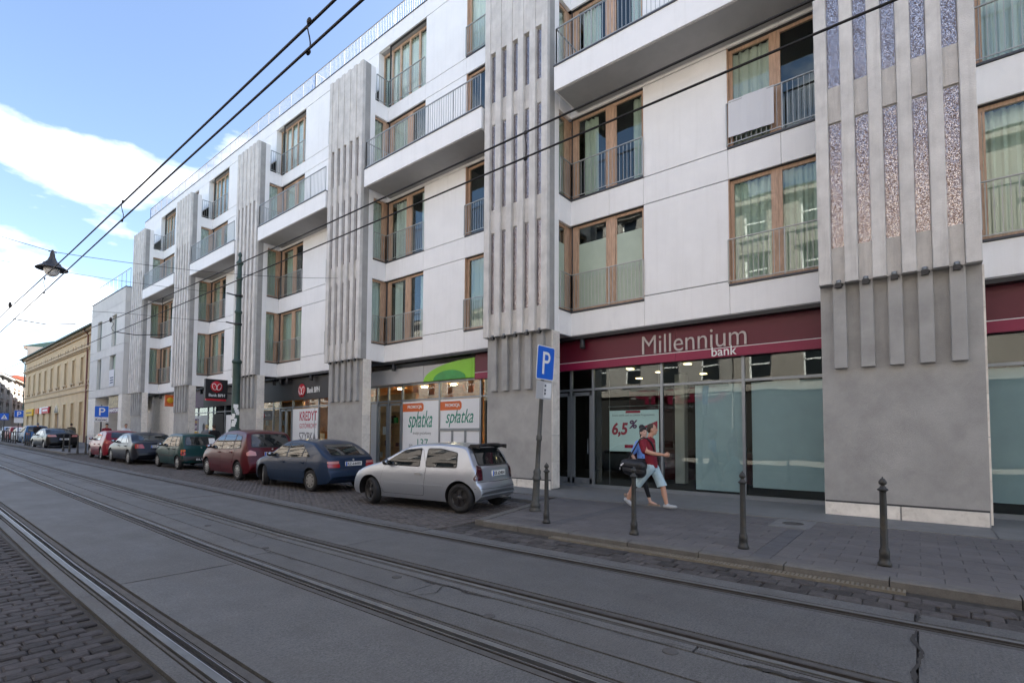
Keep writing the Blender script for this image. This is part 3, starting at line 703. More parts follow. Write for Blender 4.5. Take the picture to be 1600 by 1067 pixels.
def corner_window(i, z0, z1, style):
    """wooden window that turns the inner corner: a narrow pane in the pier's flank, two wide ones in the wall"""
    org = (12, YR(i), 0); fr = MB(); f = .07
    a, b = X_(GX), X_(GX + .07)
    # wall part
    for y0, y1 in ((-.16, .13), (-1.42, -1.17), (-2.35, -2.29)): fr.box(a - (.02 if y1 - y0 > .3 else 0), b, y0, y1, z0, z1)
    for zz in ((z0, z0 + .09), (z1 - .08, z1)): fr.box(a + .005, b - .005, -2.29, -.16, *zz)
    fr.box(a - .012, b, -1.31, -1.25, z0 + .02, z1 - .02)
    for yy in ((-1.16, -.17), (-2.28, -1.43)):        # inner sash
        fr.box(a + .01, b - .01, yy[0] - .0, yy[0] + .035, z0 + .09, z1 - .08); fr.box(a + .01, b - .01, yy[1] - .035, yy[1], z0 + .09, z1 - .08)
    # flank part, in the plane y = +.12
    fr.box(X_(12.74), a - .02, .10, .17, z0, z1); fr.box(X_(12.25), X_(12.74), .11, .165, z0, z0 + .09); fr.box(X_(12.25), X_(12.74), .11, .165, z1 - .08, z1)
    wn = fr.build('window', 'wood', bld, org)
    for y0, y1 in ((-1.17, -.16), (-2.29, -1.42)):
        mb = MB(); mb.box(a + .035, a + .041, y0, y1, z0 + .08, z1 - .07); mb.build('pane', 'glass', wn, org)
    mb = MB(); mb.box(X_(12.25), X_(12.74), .135, .141, z0 + .08, z1 - .07); mb.build('pane', 'glass', wn, org)
    st, h = style
    if st == 'frost':
        mb = MB(); mb.box(a + .027, a + .033, -1.17, -.17, z0 + .1, z0 + h); mb.box(a + .027, a + .033, -2.27, -1.45, z0 + .1, z0 + h); mb.box(X_(12.26), X_(12.73), .127, .133, z0 + .1, z0 + h); mb.build('blind', 'frosted', wn, org)
    elif st:
        mb = MB(); cut = h
        spans = [(.1, -2.3)] if cut >= 1 else ([(.1, .1 - 2.4 * cut)] if random.random() < .5 else [(-.3, -.3 - 1.2 * cut), (-1.9, -2.3)])
        for s, e in spans: curtain(mb, (X_(GX + .19), s), (X_(GX + .19), e), z0 + .05, z1 - .05)
        curtain(mb, (X_(12.26), .27), (X_(12.86), .27), z0 + .05, z1 - .05)
        mb.build('curtain', st, wn, org)
    mb = MB(); mb.box(X_(WX + .13), X_(WX + 2.2), -2.4, .45, z0 - .02, z1 + .02, skip='l'); mb.box(X_(12.25), X_(12.87), .12, .5, z0 - .02, z1 + .02, skip='fr')
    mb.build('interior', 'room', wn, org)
    sl = MB(); sl.box(X_(WX - .03), X_(GX + .02), -2.36, .0, z0 - .045, z0 - .003); sl.box(X_(12.25), X_(WX - .03), -.03, .12, z0 - .045, z0 - .003); sl.build('sill', 'coping', wn, org)
    return wn
def straight_window(i, z0, z1, style, y0=-4.57, y1=-BL + .01):
    org = (12, YR(i), 0); fr = MB(); a, b = X_(GX), X_(GX + .07); ym = y0 + (y1 - y0) * .52
    for p, q in ((y0 - .10, y0), (ym - .12, ym + .12), (y1, y1 + .06)): fr.box(a, b, p, q, z0, z1)
    for zz in ((z0, z0 + .09), (z1 - .08, z1)): fr.box(a + .005, b - .005, y1 + .06, y0 - .10, *zz)
    fr.box(a - .012, b, ym - .03, ym + .03, z0 + .02, z1 - .02)
    fr.box(X_(WX + .005), a, y0 - .02, y0 + .0, z0, z1)          # wooden lining of the far reveal
    wn = fr.build('window', 'wood', bld, org)
    for p, q in ((ym + .12, y0 - .1), (y1 + .06, ym - .12)):
        mb = MB(); mb.box(a + .035, a + .041, p, q, z0 + .08, z1 - .07); mb.build('pane', 'glass', wn, org)
    st, h = style
    if st:
        mb = MB(); curtain(mb, (X_(GX + .16), y0), (X_(GX + .16), y0 + (y1 - y0) * h), z0 + .05, z1 - .05); mb.build('curtain', st, wn, org)
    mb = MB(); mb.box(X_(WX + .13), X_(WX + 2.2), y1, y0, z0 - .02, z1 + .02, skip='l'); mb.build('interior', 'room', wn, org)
    sl = MB(); sl.box(X_(WX - .03), X_(GX + .02), y1, y0 + .01, z0 - .045, z0 - .003); sl.build('sill', 'coping', wn, org)
    return wn
def juliet(i, z0, pts, glassy=False, h=1.10, name='railing'):
    mb = MB()
    for p, q in zip(pts, pts[1:]): bars(mb, (X_(p[0]), p[1]), (X_(q[0]), q[1]), z0 + .02, z0 + h)
    r_ = mb.build(name, 'steel_bar', bld, (12, YR(i), 0))
    if glassy:
        for p, q in zip(pts, pts[1:]):
            g_ = MB(); dx, dy = (0.03, 0) if abs(p[0] - q[0]) < .01 else (0, .03)
            g_.quad((X_(p[0]) + dx, p[1] + dy, z0 + .06), (X_(q[0]) + dx, q[1] + dy, z0 + .06), (X_(q[0]) + dx, q[1] + dy, z0 + h - .05), (X_(p[0]) + dx, p[1] + dy, z0 + h - .05))
            g_.build('glass_panel', 'rail_glass', r_, (12, YR(i), 0))
    return r_
F1, H1, F2, H2, F3, H3, F4, H4 = 5.25, 7.86, 8.67, 11.20, 12.02, 14.66, 15.32, 18.0
STY = {  # floor -> (corner window, straight window)
    (1, 1): (('frost', 2.05), ('curtain_green', 1)), (1, 2): (('curtain_green', .4), ('curtain', .5)), (1, 3): (('curtain_pale', .5), (None, 0)), (1, 4): (('curtain', 1), ('curtain', 1)),
    (2, 1): (('curtain_pale', .35), ('curtain_green', .5)), (2, 2): (('curtain_pale', .85), (None, 0)), (2, 3): (('curtain', .5), (None, 0)), (2, 4): (('curtain_pale', 1), ('curtain_pale', 1)),
    (0, 1): (('curtain_green', 1), ('curtain', 1)), (0, 2): (('curtain_pale', .6), ('curtain', 1)),
    (3, 1): (('curtain_green', 1), (None, 0)), (3, 2): (('curtain_green', .8), (None, 0)), (3, 3): (('curtain_pale', .8), (None, 0)),
    (4, 1): (('curtain_green', .5), (None, 0)), (4, 2): (('curtain_green', .4), (None, 0)), (4, 3): (('curtain_pale', 1), (None, 0)), (5, 1): (('curtain_green', .4), (None, 0)), (5, 2): (('curtain_green', .5), (None, 0)), (5, 3): (('curtain', 1), (None, 0)),
}
RS = random.Random(12); OPT = [(('curtain_green', .6), (None, 0)), (('curtain', .4), ('curtain_pale', 1)), ((None, 0), ('curtain', .5)), (('curtain_pale', 1), (None, 0))]
def bay_front(i):
    org = (12, YR(i), 0); yb = -BL
    # inner wall behind the panels, with the openings left free
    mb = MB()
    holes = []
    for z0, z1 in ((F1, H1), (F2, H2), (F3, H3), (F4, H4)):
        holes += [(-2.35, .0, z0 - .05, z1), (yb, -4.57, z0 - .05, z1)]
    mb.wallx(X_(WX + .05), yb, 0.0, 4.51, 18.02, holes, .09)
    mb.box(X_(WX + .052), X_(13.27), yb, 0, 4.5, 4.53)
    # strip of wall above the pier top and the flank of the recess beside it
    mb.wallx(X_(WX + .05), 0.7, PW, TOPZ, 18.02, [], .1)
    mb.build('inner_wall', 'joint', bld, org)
    mb = MB(); mb.box(X_(WX), X_(WX + .045), .7, PW, TOPZ - .3, 18.01); mb.build('wall_panel', 'white_panel', bld, org)
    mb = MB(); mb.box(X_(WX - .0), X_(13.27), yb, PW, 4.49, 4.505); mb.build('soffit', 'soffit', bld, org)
    bands = [(4.507, F1 - .045), (H1, F2 - .045), (H2, F3 - .045), (H3, F4 - .045)]
    for k, (a, b) in enumerate(bands):
        c = 5.33 if k == 0 else b
        cuts = [0, -1.3, -2.35] if k else [0, -2.35]
        for p, q in zip(cuts, cuts[1:]): panel(i, q, p, a, b)
        panel(i, -4.57, -2.35, a, c if k == 0 else F2 - .045 if k == 1 else b)
        cuts = [-4.57, -5.75, yb] if k else [-4.57, yb]
        for p, q in zip(cuts, cuts[1:]): panel(i, q, p, a, b)
        mb = MB(); mb.box(X_(12.25), X_(WX - .004), -.006, .10, a, b); mb.build('flank_panel', 'white_panel', bld, org)
    for a, b in ((5.33, H1), (F2 - .045, H2), (F3 - .045, H3), (F4 - .045, 18.01)): panel(i, -4.57, -2.35, a, b)
    panel(i, yb, -4.57, H4, 18.01)
    for fl, (z0, z1) in enumerate(((F1, H1), (F2, H2), (F3, H3)), 1):
        st = STY.get((i, fl)) or RS.choice(OPT)
        corner_window(i, z0, z1, st[0]); straight_window(i, z0, z1, st[1])
        if fl < 3:
            juliet(i, z0 - .01, [(12.27, -.045), (WX - .035, -.045), (WX - .035, -2.34)]); juliet(i, z0 - .01, [(WX - .035, -4.56), (WX - .035, yb + .02)])
    # balcony of the third floor
    sl = MB(); sl.box(X_(11.60), X_(WX - .005), -6.5, -.26, 11.285, 11.975)
    bal = sl.build('balcony', 'white_panel', bld, org)
    mb = MB(); mb.box(X_(11.575), X_(11.70), -6.51, -.25, 11.977, 12.015); mb.box(X_(11.70), X_(WX - .01), -.375, -.25, 11.977, 12.015); mb.build('coping', 'coping', bal, org)
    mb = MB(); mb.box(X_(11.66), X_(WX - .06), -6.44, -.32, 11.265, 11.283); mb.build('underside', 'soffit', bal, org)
    mb = MB(); bars(mb, (X_(11.64), -6.42), (X_(11.64), -.31), 12.03, 13.10); bars(mb, (X_(11.64), -.31), (X_(WX - .1), -.31), 12.03, 13.10); mb.build('railing', 'steel_bar', bal, org)
    if i >= 4:
        mb = MB(); mb.quad((X_(11.67), -6.4, 12.06), (X_(11.67), -.33, 12.06), (X_(11.67), -.33, 13.06), (X_(11.67), -6.4, 13.06)); mb.build('glass_panel', 'rail_glass', bal, org)
    # top floor: glazing set back under the roof slab
    if i == 0: return
    fr = MB(); gx = 13.16; st = STY.get((i, 4), (('curtain_pale', .7), (None, 0)))
    ysq = [.7, .1, -.45, -1.05, -1.65, -2.3]
    for y in ysq: fr.box(X_(gx), X_(gx + .07), y - .05, y + .05, F4, H4)
    for zz in ((F4, F4 + .1), (H4 - .09, H4)): fr.box(X_(gx + .005), X_(gx + .065), -2.35, .7, *zz)
    wn = fr.build('window', 'wood', bld, org)
    for a, b in zip(ysq, ysq[1:]):
        mb = MB(); mb.box(X_(gx + .03), X_(gx + .036), b + .05, a - .05, F4 + .09, H4 - .08); mb.build('pane', 'glass', wn, org)
    mb = MB(); curtain(mb, (X_(gx + .14), .6), (X_(gx + .14), -2.3), F4 + .05, H4 - .05); mb.build('curtain', 'curtain_pale', wn, org)
    mb = MB(); mb.box(X_(gx + .08), X_(gx + 2), -2.35, .7, F4 - .02, H4 + .01, skip='l'); mb.box(X_(WX + .1), X_(gx + .1), -2.36, .7, F4 - .05, F4 - .005); mb.build('interior', 'room', wn, org)
    mb = MB(); mb.quad((X_(WX + .09), -2.352, F4), (X_(gx), -2.352, F4), (X_(gx), -2.352, H4), (X_(WX + .09), -2.352, H4)); mb.box(X_(12.26), X_(WX + .05), -.02, .66, F4 - .14, F4 - .05); mb.quad((X_(WX + .02), .69, F4 - .1), (X_(gx + .02), .69, F4 - .1), (X_(gx), .69, 18.01), (X_(WX + .02), .69, 18.01))
    mb.build('flank_panel', 'white_panel', bld, org)
    juliet(i, F4 - .05, [(12.27, -.04), (WX - .035, -.04), (WX - .035, -2.33)])
    straight_window(i, F4, 17.95, st[1]); juliet(i, F4 - .02, [(WX - .035, -4.56), (WX - .035, yb + .02)])
for i in range(6): bay_front(i)
# wall left of the last pier, roof slab and the roof railing
mb = MB(); mb.wallx(X_(WX), PW, 3.9, 3.5, 18.02, [], .3); mb.quad((X_(WX), 3.9, 3.5), (X_(WX), 3.9, 18.02), (X_(WX + 6), 3.9, 18.02), (X_(WX + 6), 3.9, 3.5)); mb.build('wall_panel', 'white_panel', bld, (12, YR(5), 0))
ya, yb_ = -16.0, YR(5) + 4.6
rs = MB(); y = ya
while y < yb_ - .1:
    e = min(y + 4.511, yb_); rs.box(WX - 12, WX + .12 - 12, y + .005, e - .005, 18.025, 18.66); y = e
rs.box(WX + .1 - 12, 20, ya, yb_ - .01, 18.03, 18.62); roof = rs.build('roof_slab', 'white_panel', bld, (12, 0, 0))
mb = MB(); mb.box(WX - .02 - 12, WX + .30 - 12, ya, yb_ + .02, 18.662, 18.71); mb.build('coping', 'coping', roof, (12, 0, 0))
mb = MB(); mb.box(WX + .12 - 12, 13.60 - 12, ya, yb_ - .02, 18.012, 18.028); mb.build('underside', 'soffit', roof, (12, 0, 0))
mb = MB(); bars(mb, (13.02 - 12, yb_ - .8), (13.02 - 12, 6), 18.72, 19.62); bars(mb, (13.02 - 12, yb_ - .8), (18 - 12, yb_ - .8), 18.72, 19.62)
for y in (14.2, 23.3): bars(mb, (13.02 - 12, y + 9), (15.2 - 12, y + 9), 18.72, 19.62)
mb.build('railing', 'roof_bar', roof, (12, 0, 0))
# rear mass that carries the roof and keeps the sun off the street
mb = MB(); mb.box(15.3 - 12, 26 - 12, ya, yb_ - .05, 4.6, 18.4); mb.box(21 - 12, 26.01 - 12, ya + .01, yb_ - .06, -.4, 4.59); mb.box(13.6 - 12, 15.3 - 12, ya, -8, -.4, 18.0); mb.build('rear_wall', 'white_panel', bld, (12, 0, 0))

# ---- shop fronts
SG = 13.30
def storefront(y0, y1, mull, room, zt=2.92, top=3.55, depth=5.0, warm=None, ceil=True):
    org = (12, 0, 0); mb = MB(); x0, x1 = X_(SG - .03), X_(SG + .06)
    base = G((y0 + y1) / 2)
    for y in mull: mb.box(x0, x1, y - .035, y + .035, .02 + base, top)
    mb.box(x0 + .004, x1 - .004, y0, y1, zt - .03, zt + .03); mb.box(x0 + .004, x1 + .02, y0, y1, .0 + base, .10 + base); mb.box(x0, x1, y0, y1, top - .03, top + .05)
    s = mb.build('storefront', 'alu', bld, org)
    ms = sorted([y0] + [m_ for m_ in mull if y0 < m_ < y1] + [y1])
    for a, b in zip(ms, ms[1:]):
        if b - a < .2: continue
        for za, zb in ((.10 + base, zt - .03), (zt + .03, top - .03)):
            mb = MB(); mb.box(X_(SG + .01), X_(SG + .018), a + .035, b - .035, za, zb); mb.build('pane', 'shop_glass', s, org)
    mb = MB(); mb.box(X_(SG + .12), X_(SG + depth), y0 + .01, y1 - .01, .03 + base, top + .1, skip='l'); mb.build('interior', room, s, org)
    return s
sf1 = storefront(-16, 12.0, [11.7, 9.66, 8.34, 7.57, 5.45, 3.36, 1.26, -.84, -2.9, -5.0, -7.1], 'room', depth=7)
sf2 = storefront(12.02, 20.4, [12.1, 14.21, 16.41, 17.31, 18.05, 19.8], 'room_warm')
sf3 = storefront(20.42, 29.6, [22.7, 25.18, 26.5, 27.24, 28.7], 'room_warm')
sf4 = storefront(29.62, 38.7, [31.6, 33.4, 35.15, 36.0, 37.6], 'room')
# door leaves
def door(sf, y0, y1, zb, zt=2.84, hand=True):
    mb = MB(); a, b = X_(SG - .02), X_(SG + .05); f = .085
    mb.box(a, b, y0, y0 + f, zb, zt); mb.box(a, b, y1 - f, y1, zb, zt); mb.box(a, b, y0, y1, zb, zb + .16); mb.box(a, b, y0, y1, zt - .1, zt)
    d = mb.build('door', 'alu', sf, (12, 0, 0)); 
    return d
door(sf1, 7.61, 8.30, .11); door(sf1, 8.38, 9.2, .11); door(sf2, 16.45, 17.27, .22); door(sf2, 17.35, 18.0, .22); door(sf3, 25.22, 25.85, .33); door(sf3, 25.86, 26.46, .33)
mb = MB(); mb.tube([(X_(SG - .07), 7.72, 1.0), (X_(SG - .07), 7.72, 1.45)], .012, 6); mb.build('door_handle', 'alu', sf1, (12, 0, 0))
# roller blinds in the bank's windows
for a, b, z0 in ((3.42, 4.58, .16), (1.32, 3.20, .30), (-.78, 1.2, .3), (-2.8, -.9, .3)):
    mb = MB(); mb.box(X_(SG + .09), X_(SG + .094), a, b, z0, 2.86); mb.tube([(X_(SG + .092), a, z0), (X_(SG + .092), b, z0)], .012, 6); mb.build('roller_blind', 'blind', sf1, (12, 0, 0))
# things seen deep in the shops
mb = MB()
for y, z, h in ((6.9, .05, 1.1), (4.9, .05, 1.0)): mb.box(X_(17.0), X_(17.7), y - .8, y + .6, z, h)
mb.build('counter', 'room_red', sf1, (12, 0, 0))
mb = MB(); mb.box(X_(19.9), X_(20.1), 7.7, 9.6, .1, 3.4); mb.build('partition', 'room_red', sf1, (12, 0, 0))
mb = MB(); mb.box(X_(15.8), X_(16.1), 5.75, 6.05, .05, 3.5); mb.build('column', 'white_panel', sf1, (12, 0, 0))
for x, y in ((14.6, 7.0), (14.6, 5.2), (15.9, 6.6), (17.2, 7.9), (17.2, 5.6)):
    mb = MB(); mb.box(-.09, .09, -.09, .09, -.02, 0); mb.build('ceiling_light', 'downlight', sf1, (x, y, 3.63))
for sf, ys_ in ((sf2, (13, 15, 16.8, 18.4)), (sf3, (23, 25, 26.6))):
    for y in ys_:
        mb = MB(); mb.box(-.09, .09, -.09, .09, -.02, 0); mb.build('ceiling_light', 'shop_light', sf, (14.8, y, 3.63))
for y, z in ((16.9, 1.5), (16.2, 1.2), (17.5, .9), (25.6, 1.4), (26.9, 1.2)):
    sf = sf2 if y < 20 else sf3
    mb = MB(); mb.box(-.02, .02, -.28, .28, -.2, .2); mb.build('leaflet_board', 'poster', sf, (15.2, y, z))
mb = MB(); mb.box(X_(14.4), X_(14.7), 16.5, 18.3, .2, 1.05); mb.build('counter', 'green', sf2, (12, 0, 0))
for sf, y0, y1 in ((sf2, 16.5, 19.7), (sf3, 25.6, 29.5)):
    mb = MB(); mb.box(X_(SG + .75), X_(SG + .9), y0, y1, .3, 3.3)
    for k in range(5): mb.box(X_(SG + .5), X_(SG + .75), y0 + .2, y1 - .2, .5 + k * .5, .53 + k * .5)
    mb.build('wooden_shelf', 'room_warm', sf, (12, 0, 0)); random.seed(int(y0))
    for k in range(14):
        mb = MB(); y = random.uniform(y0 + .3, y1 - .3); z = .54 + .5 * random.randrange(4); mb.box(X_(SG + .55), X_(SG + .65), y - .1, y + .1, z, z + random.uniform(.15, .35)); mb.build('box', random.choice(['poster', 'green', 'room_red', 'grey_band']), sf, (12, 0, 0))
# black sheet for the dark opening of the fourth shop and the stone-lined passage beside it
mb = MB(); mb.box(X_(SG - .05), X_(SG - .02), 33.5, 35.05, .35, 2.8); mb.build('doorway', 'black', sf4, (12, 0, 0))
mb = MB(); mb.wallx(X_(13.2), 38.72, 48.4, 0, 4.5, [], .2); mb.build('passage_wall', 'travertine', bld, (12, 0, 0))
for y in range(5):
    mb = MB(); mb.box(X_(13.17), X_(13.2), 39 + y * 1.8, 39 + y * 1.8 + 1.78, .3, 2.2); mb.build('stone_tile', 'travertine', bld, (12, 0, 0))
    mb = MB(); mb.box(X_(13.17), X_(13.2), 39 + y * 1.8, 39 + y * 1.8 + 1.78, 2.215, 4.4); mb.build('stone_tile', 'travertine', bld, (12, 0, 0))
mb = MB(); mb.box(X_(12.9), X_(13.25), -16, 48, 4.40, 4.488); mb.build('soffit_strip', 'black', bld, (12, 0, 0))  # flat black strip under the soffit, over the shop signs
# spotlights hung under the soffit
def spot(mb): mb.box(-.01, .01, -.01, .01, -.03, .1); mb.lathe([(.075, -.30), (.085, -.28), (.07, -.14), (.075, -.02), (0, -.02)], 12); mb.lathe([(.05, -.302), (0, -.301)], 10, mi=1)
for y in (7.75, 16.6, 25.2, 25.9, 26.6, 33.6, 35.2, 36.3, 44.0, 42.8, 22.9):
    cached('spot', 'spotlight', spot, ['dark_metal', 'alu'], bld, (12.98, y, 4.42))

# ---- signs over the shops (each hangs on the building: a thing of its own)
SX = 13.15
def board(name, y0, y1, z0, z1, m, th=.10, x=SX): 
    mb = MB(); mb.box(0, th, -(y1 - y0) / 2, (y1 - y0) / 2, 0, z1 - z0); return mb.build(name, m, None, (x, (y0 + y1) / 2, z0))
sg = tag(empty('shop_sign', (SX, 2, 3.52)), 'long dark red fascia sign reading Millennium bank above the glass front', 'shop sign')
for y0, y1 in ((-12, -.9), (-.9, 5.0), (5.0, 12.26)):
    mb = MB(); mb.box(0, .1, y0 + .003, y1 - .003, 3.745, 4.40); mb.build('upper_panel', 'maroon', sg, (SX, 0, 0)); mb = MB(); mb.box(-.012, .1, y0 + .003, y1 - .003, 3.515, 3.735); mb.build('lower_panel', 'magenta', sg, (SX, 0, 0))  # upper panel is painted darker for the shade under the soffit
mb = MB(); mb.box(-.014, .05, -12, 12.26, 3.736, 3.752); mb.build('white_line', 'sign_white', sg, (SX, 0, 0))
lettering('Millennium', 2.70, .50, MX(SX - .005, 5.93, 3.775), .03, bold=-.006).build('lettering', 'letter_grey', sg)
lettering('bank', .60, .235, MX(SX - .017, 4.06, 3.545), .02, bold=.004).build('lettering', 'sign_white', sg)

sg = tag(empty('shop_sign', (SX, 15.6, 3.6)), 'grey and lime green fascia sign with half a green disc above the white posters', 'shop sign')
mb = MB(); mb.box(0, .1, 15.0, 20.3, 3.60, 4.22); mb.build('panel', 'grey_band', sg, (SX, 0, 0)); mb = MB(); mb.box(0, .1, 12.28, 12.40, 3.58, 4.30); mb.build('panel', 'lime', sg, (SX, 0, 0))
mb = MB(); pts = [(12.40, 3.59), (14.98, 3.59)] + [(12.40 + 2.58 * math.cos(a), 3.59 + .70 * math.sin(a)) for a in [math.pi / 2 * k / 12 for k in range(1, 13)]]
mb.prism(pts, 'x', -.01, .1); mb.build('lime_panel', 'lime', sg, (SX, 0, 0))
mb = MB(); pts = [(13.55 + .85 * math.cos(a), 3.60 + .34 * math.sin(a)) for a in [math.pi * k / 16 for k in range(17)]]; mb.prism(pts, 'x', -.03, 0); mb.build('green_disc', 'green', sg, (SX, 0, 0))
mb = MB(); mb.box(.02, .1, 13.0, 15.0, 3.6, 4.22); mb.build('panel', 'grey_band', sg, (SX, 0, 0))

def knot(sg, M, r):
    """red disc with the looped white emblem"""
    mb = MB(); mb.lathe([(r, 0), (r, .02), (0, .02)], 28, mi=0); mb.xf(M); mb.build('emblem', 'bph_red', sg)
    mb = MB()
    for cx, a0 in ((-.42, 0.3), (.42, -.3)):
        pts = []
        for k in range(21):
            t = 2 * math.pi * k / 20; x = .36 * math.sin(t) ; y = .62 * math.cos(t) - .02; c, s_ = math.cos(a0), math.sin(a0)
            pts.append(M @ Vector((r * (cx + x * c - y * s_) * .95, r * (x * s_ + y * c) * .95, .024)))
        mb.tube(pts, r * .055, 5)
    mb.build('emblem_line', 'sign_white', sg)
sg = tag(empty('shop_sign', (SX, 25, 3.27)), 'black fascia sign with a red round emblem and the words Bank BPH', 'shop sign')
for y0, y1 in ((20.4, 24.9), (24.9, 29.5)):
    mb = MB(); mb.box(0, .1, y0 + .004, y1 - .004, 3.27, 4.36); mb.build('panel', 'black', sg, (SX, 0, 0))
knot(sg, MX(SX - .003, 24.05, 3.72), .34)
lettering('Bank BPH', 1.12, .27, MX(SX - .004, 23.52, 3.57), .02, bold=.01).build('lettering', 'sign_white', sg)
sg = tag(empty('shop_sign', (SX, 34, 3.27)), 'dark purple and black fascia sign in the shade beside the hanging box sign', 'shop sign')
for y0, y1, m in ((29.6, 36.4, 'black'), (36.4, 38.6, 'purple')):
    mb = MB(); mb.box(0, .1, y0, y1, 3.27, 4.36); mb.build('panel', m, sg, (SX, 0, 0))
# projecting box sign and lit clock-like sign
sg = tag(empty('box_sign', (11.9, 29.35, 3.4)), 'square black box sign with red emblem reading Bank BPH, left of the green pole', 'box sign')
mb = MB(); mb.box(-.55, .55, -.09, .09, 0, 1.04); mb.box(.55, 1.0, -.04, .04, .3, .36); mb.box(.55, 1.0, -.04, .04, .7, .76); mb.build('box', 'black', sg, (11.25, 29.5, 3.42))
mb = MB(); mb.box(-.5, .5, -.08, .08, 0, .1); mb.build('red_plate', 'bph_red', sg, (11.25, 29.5, 3.31))
knot(sg, MY(11.25, 29.5 - .092, 4.06), .30)
lettering('Bank BPH', .80, .15, MY(10.87, 29.5 - .092, 3.53), .012, bold=.012).build('lettering', 'sign_white', sg)
sg = tag(empty('box_sign', (12.75, 41.1, 3.4)), 'small amber box sign hanging under the soffit beside the stone passage', 'box sign')
mb = MB(); mb.box(-.3, .3, -.06, .06, 0, .8); mb.build('box', 'orange', sg, (12.7, 41.1, 3.45)); mb = MB(); mb.lathe([(.2, 0), (.2, .02), (0, .02)], 20); mb.xf(MY(12.7, 41.03, 3.88)); mb.build('disc', 'yellow', sg)

# ---- posters behind and on the glass
def poster(y0, y1, z0, z1, label, m='poster', x=SG - .012, th=.008):
    p = tag(empty('poster', (x, (y0 + y1) / 2, z0)), label, 'poster'); mb = MB(); mb.box(0, th, y0, y1, z0, z1); mb.build('sheet', m, p, (x, 0, 0)); return p
def script(s, p, y, z, wd, ht, m='teal', sh=.35, x=SG - .012): lettering(s, wd, ht, MX(x - .001, y, z), .004, sh, .004).build('lettering', m, p)
def promo(p, yl, wd, z):
    mb = MB(); h = .33; pts = [(yl, z), (yl - wd + .08, z), (yl - wd, z + .08), (yl - wd, z + h - .08), (yl - wd + .08, z + h), (yl, z + h)]
    mb.prism(pts, 'x', -.006, 0); mb.build('banner', 'orange', p, (SG - .012, 0, 0)); lettering('PROMOCJA', wd * .68, .155, MX(SG - .0185, yl - wd * .24, z + .09), .004, bold=.02).build('lettering', 'sign_white', p)
p = poster(14.26, 16.36, .25, 2.86, 'white window poster reading PROMOCJA spłatka with the number 137, beside the glass door'); promo(p, 16.36, 1.25, 2.46); script('spłatka', p, 16.02, 1.62, 1.42, .86)
lettering('kredyt gotówkowy', 1.05, .14, MX(SG - .013, 15.72, 1.52), .003).build('lettering', 'text_grey', p); lettering('137', .62, .32, MX(SG - .013, 15.45, 1.06), .003).build('lettering', 'teal', p); lettering('co', .2, .12, MX(SG - .013, 15.95, 1.04), .003).build('lettering', 'text_grey', p)
p = poster(12.16, 14.16, 1.78, 2.86, 'white window poster reading PROMOCJA spłatka against the grey pier'); promo(p, 14.16, 1.12, 2.46); script('spłatka', p, 13.86, 1.82, 1.42, .66)
p = poster(12.16, 14.16, .25, 1.70, 'plain white window poster split by two bars, below the second spłatka poster')
mb = MB(); 
for y in (13.5, 12.83): mb.box(-.03, 0, y - .045, y + .045, .25, 1.70)
mb.box(-.035, 0, 12.1, 14.2, 1.69, 1.785); mb.build('bar', 'alu', p, (SG - .012, 0, 0))
p = poster(18.08, 18.5, .3, 2.86, 'narrow pale poster at the left end of the green bank front')
p = poster(22.74, 25.14, .35, 2.82, 'white poster reading KREDYT GOTÓWKOWY SZYBKA in crimson and grey capitals')
lettering('KREDYT', 1.62, .46, MX(SG - .013, 24.46, 2.22), .004, bold=.012).build('lettering', 'crimson', p); lettering('GOTÓWKOWY', 1.60, .30, MX(SG - .013, 24.46, 1.84), .004).build('lettering', 'crimson', p); lettering('SZYBKA', 1.58, .44, MX(SG - .013, 24.48, 1.20), .004, bold=.006).build('lettering', 'text_grey', p)
mb = MB(); mb.box(-.01, 0, 23.02, 23.05, .35, 2.82); mb.build('bar', 'alu', p, (SG - .012, 0, 0))
p = poster(27.3, 28.66, 2.30, 2.82, 'small black poster with a red emblem over the shop window', 'black'); knot(p, MX(SG - .014, 28.35, 2.55), .14); lettering('Bank BPH', .62, .12, MX(SG - .014, 28.15, 2.50), .004).build('lettering', 'sign_white', p)
p = poster(35.95, 38.5, .5, 2.74, 'white poster of a figure with a purple block reading UWOLNIJ RATY'); mb = MB(); mb.box(-.006, 0, 37.45, 38.4, 1.75, 2.55); mb.build('block', 'purple', p, (SG - .012, 0, 0)); mb = MB(); mb.box(-.006, 0, 37.45, 38.4, .9, 1.7); mb.build('block', 'yellow', p, (SG - .012, 0, 0))
lettering('UWOLNIJ', .8, .22, MX(SG - .02, 38.33, 2.2), .003, bold=.01).build('lettering', 'yellow', p); lettering('RATY', .5, .2, MX(SG - .02, 38.2, 1.88), .003, bold=.01).build('lettering', 'sign_white', p)
mb = MB(); mb.prism([(36.9, .6), (36.3, .6), (36.35, 1.6), (36.45, 1.75), (36.4, 2.1), (36.6, 2.25), (36.8, 2.1), (36.75, 1.75), (36.9, 1.6)], 'x', -.006, 0); mb.build('figure', 'cloth_grey', p, (SG - .012, 0, 0))
p = poster(31.9, 33.2, .5, 2.7, 'plain white poster in the glass beside the dark doorway')
p = tag(empty('poster', (13.345, 6.4, 1.1)), 'pale green poster reading 6,5% hung on two cables inside the bank window', 'poster'); PX_ = 13.345
ky = lambda y: y
mb = MB(); mb.box(0, .01, ky(5.56), ky(7.06), 1.09, 2.26); mb.build('sheet', 'poster_teal', p, (PX_, 0, 0))
lettering('6,5', .50, .42, MX(PX_ - .002, ky(6.98), 1.50), .004, .15, .035).build('lettering', 'crimson', p); lettering('%', .26, .24, MX(PX_ - .002, ky(6.44), 1.74), .004, .15, .03).build('lettering', 'purple', p)
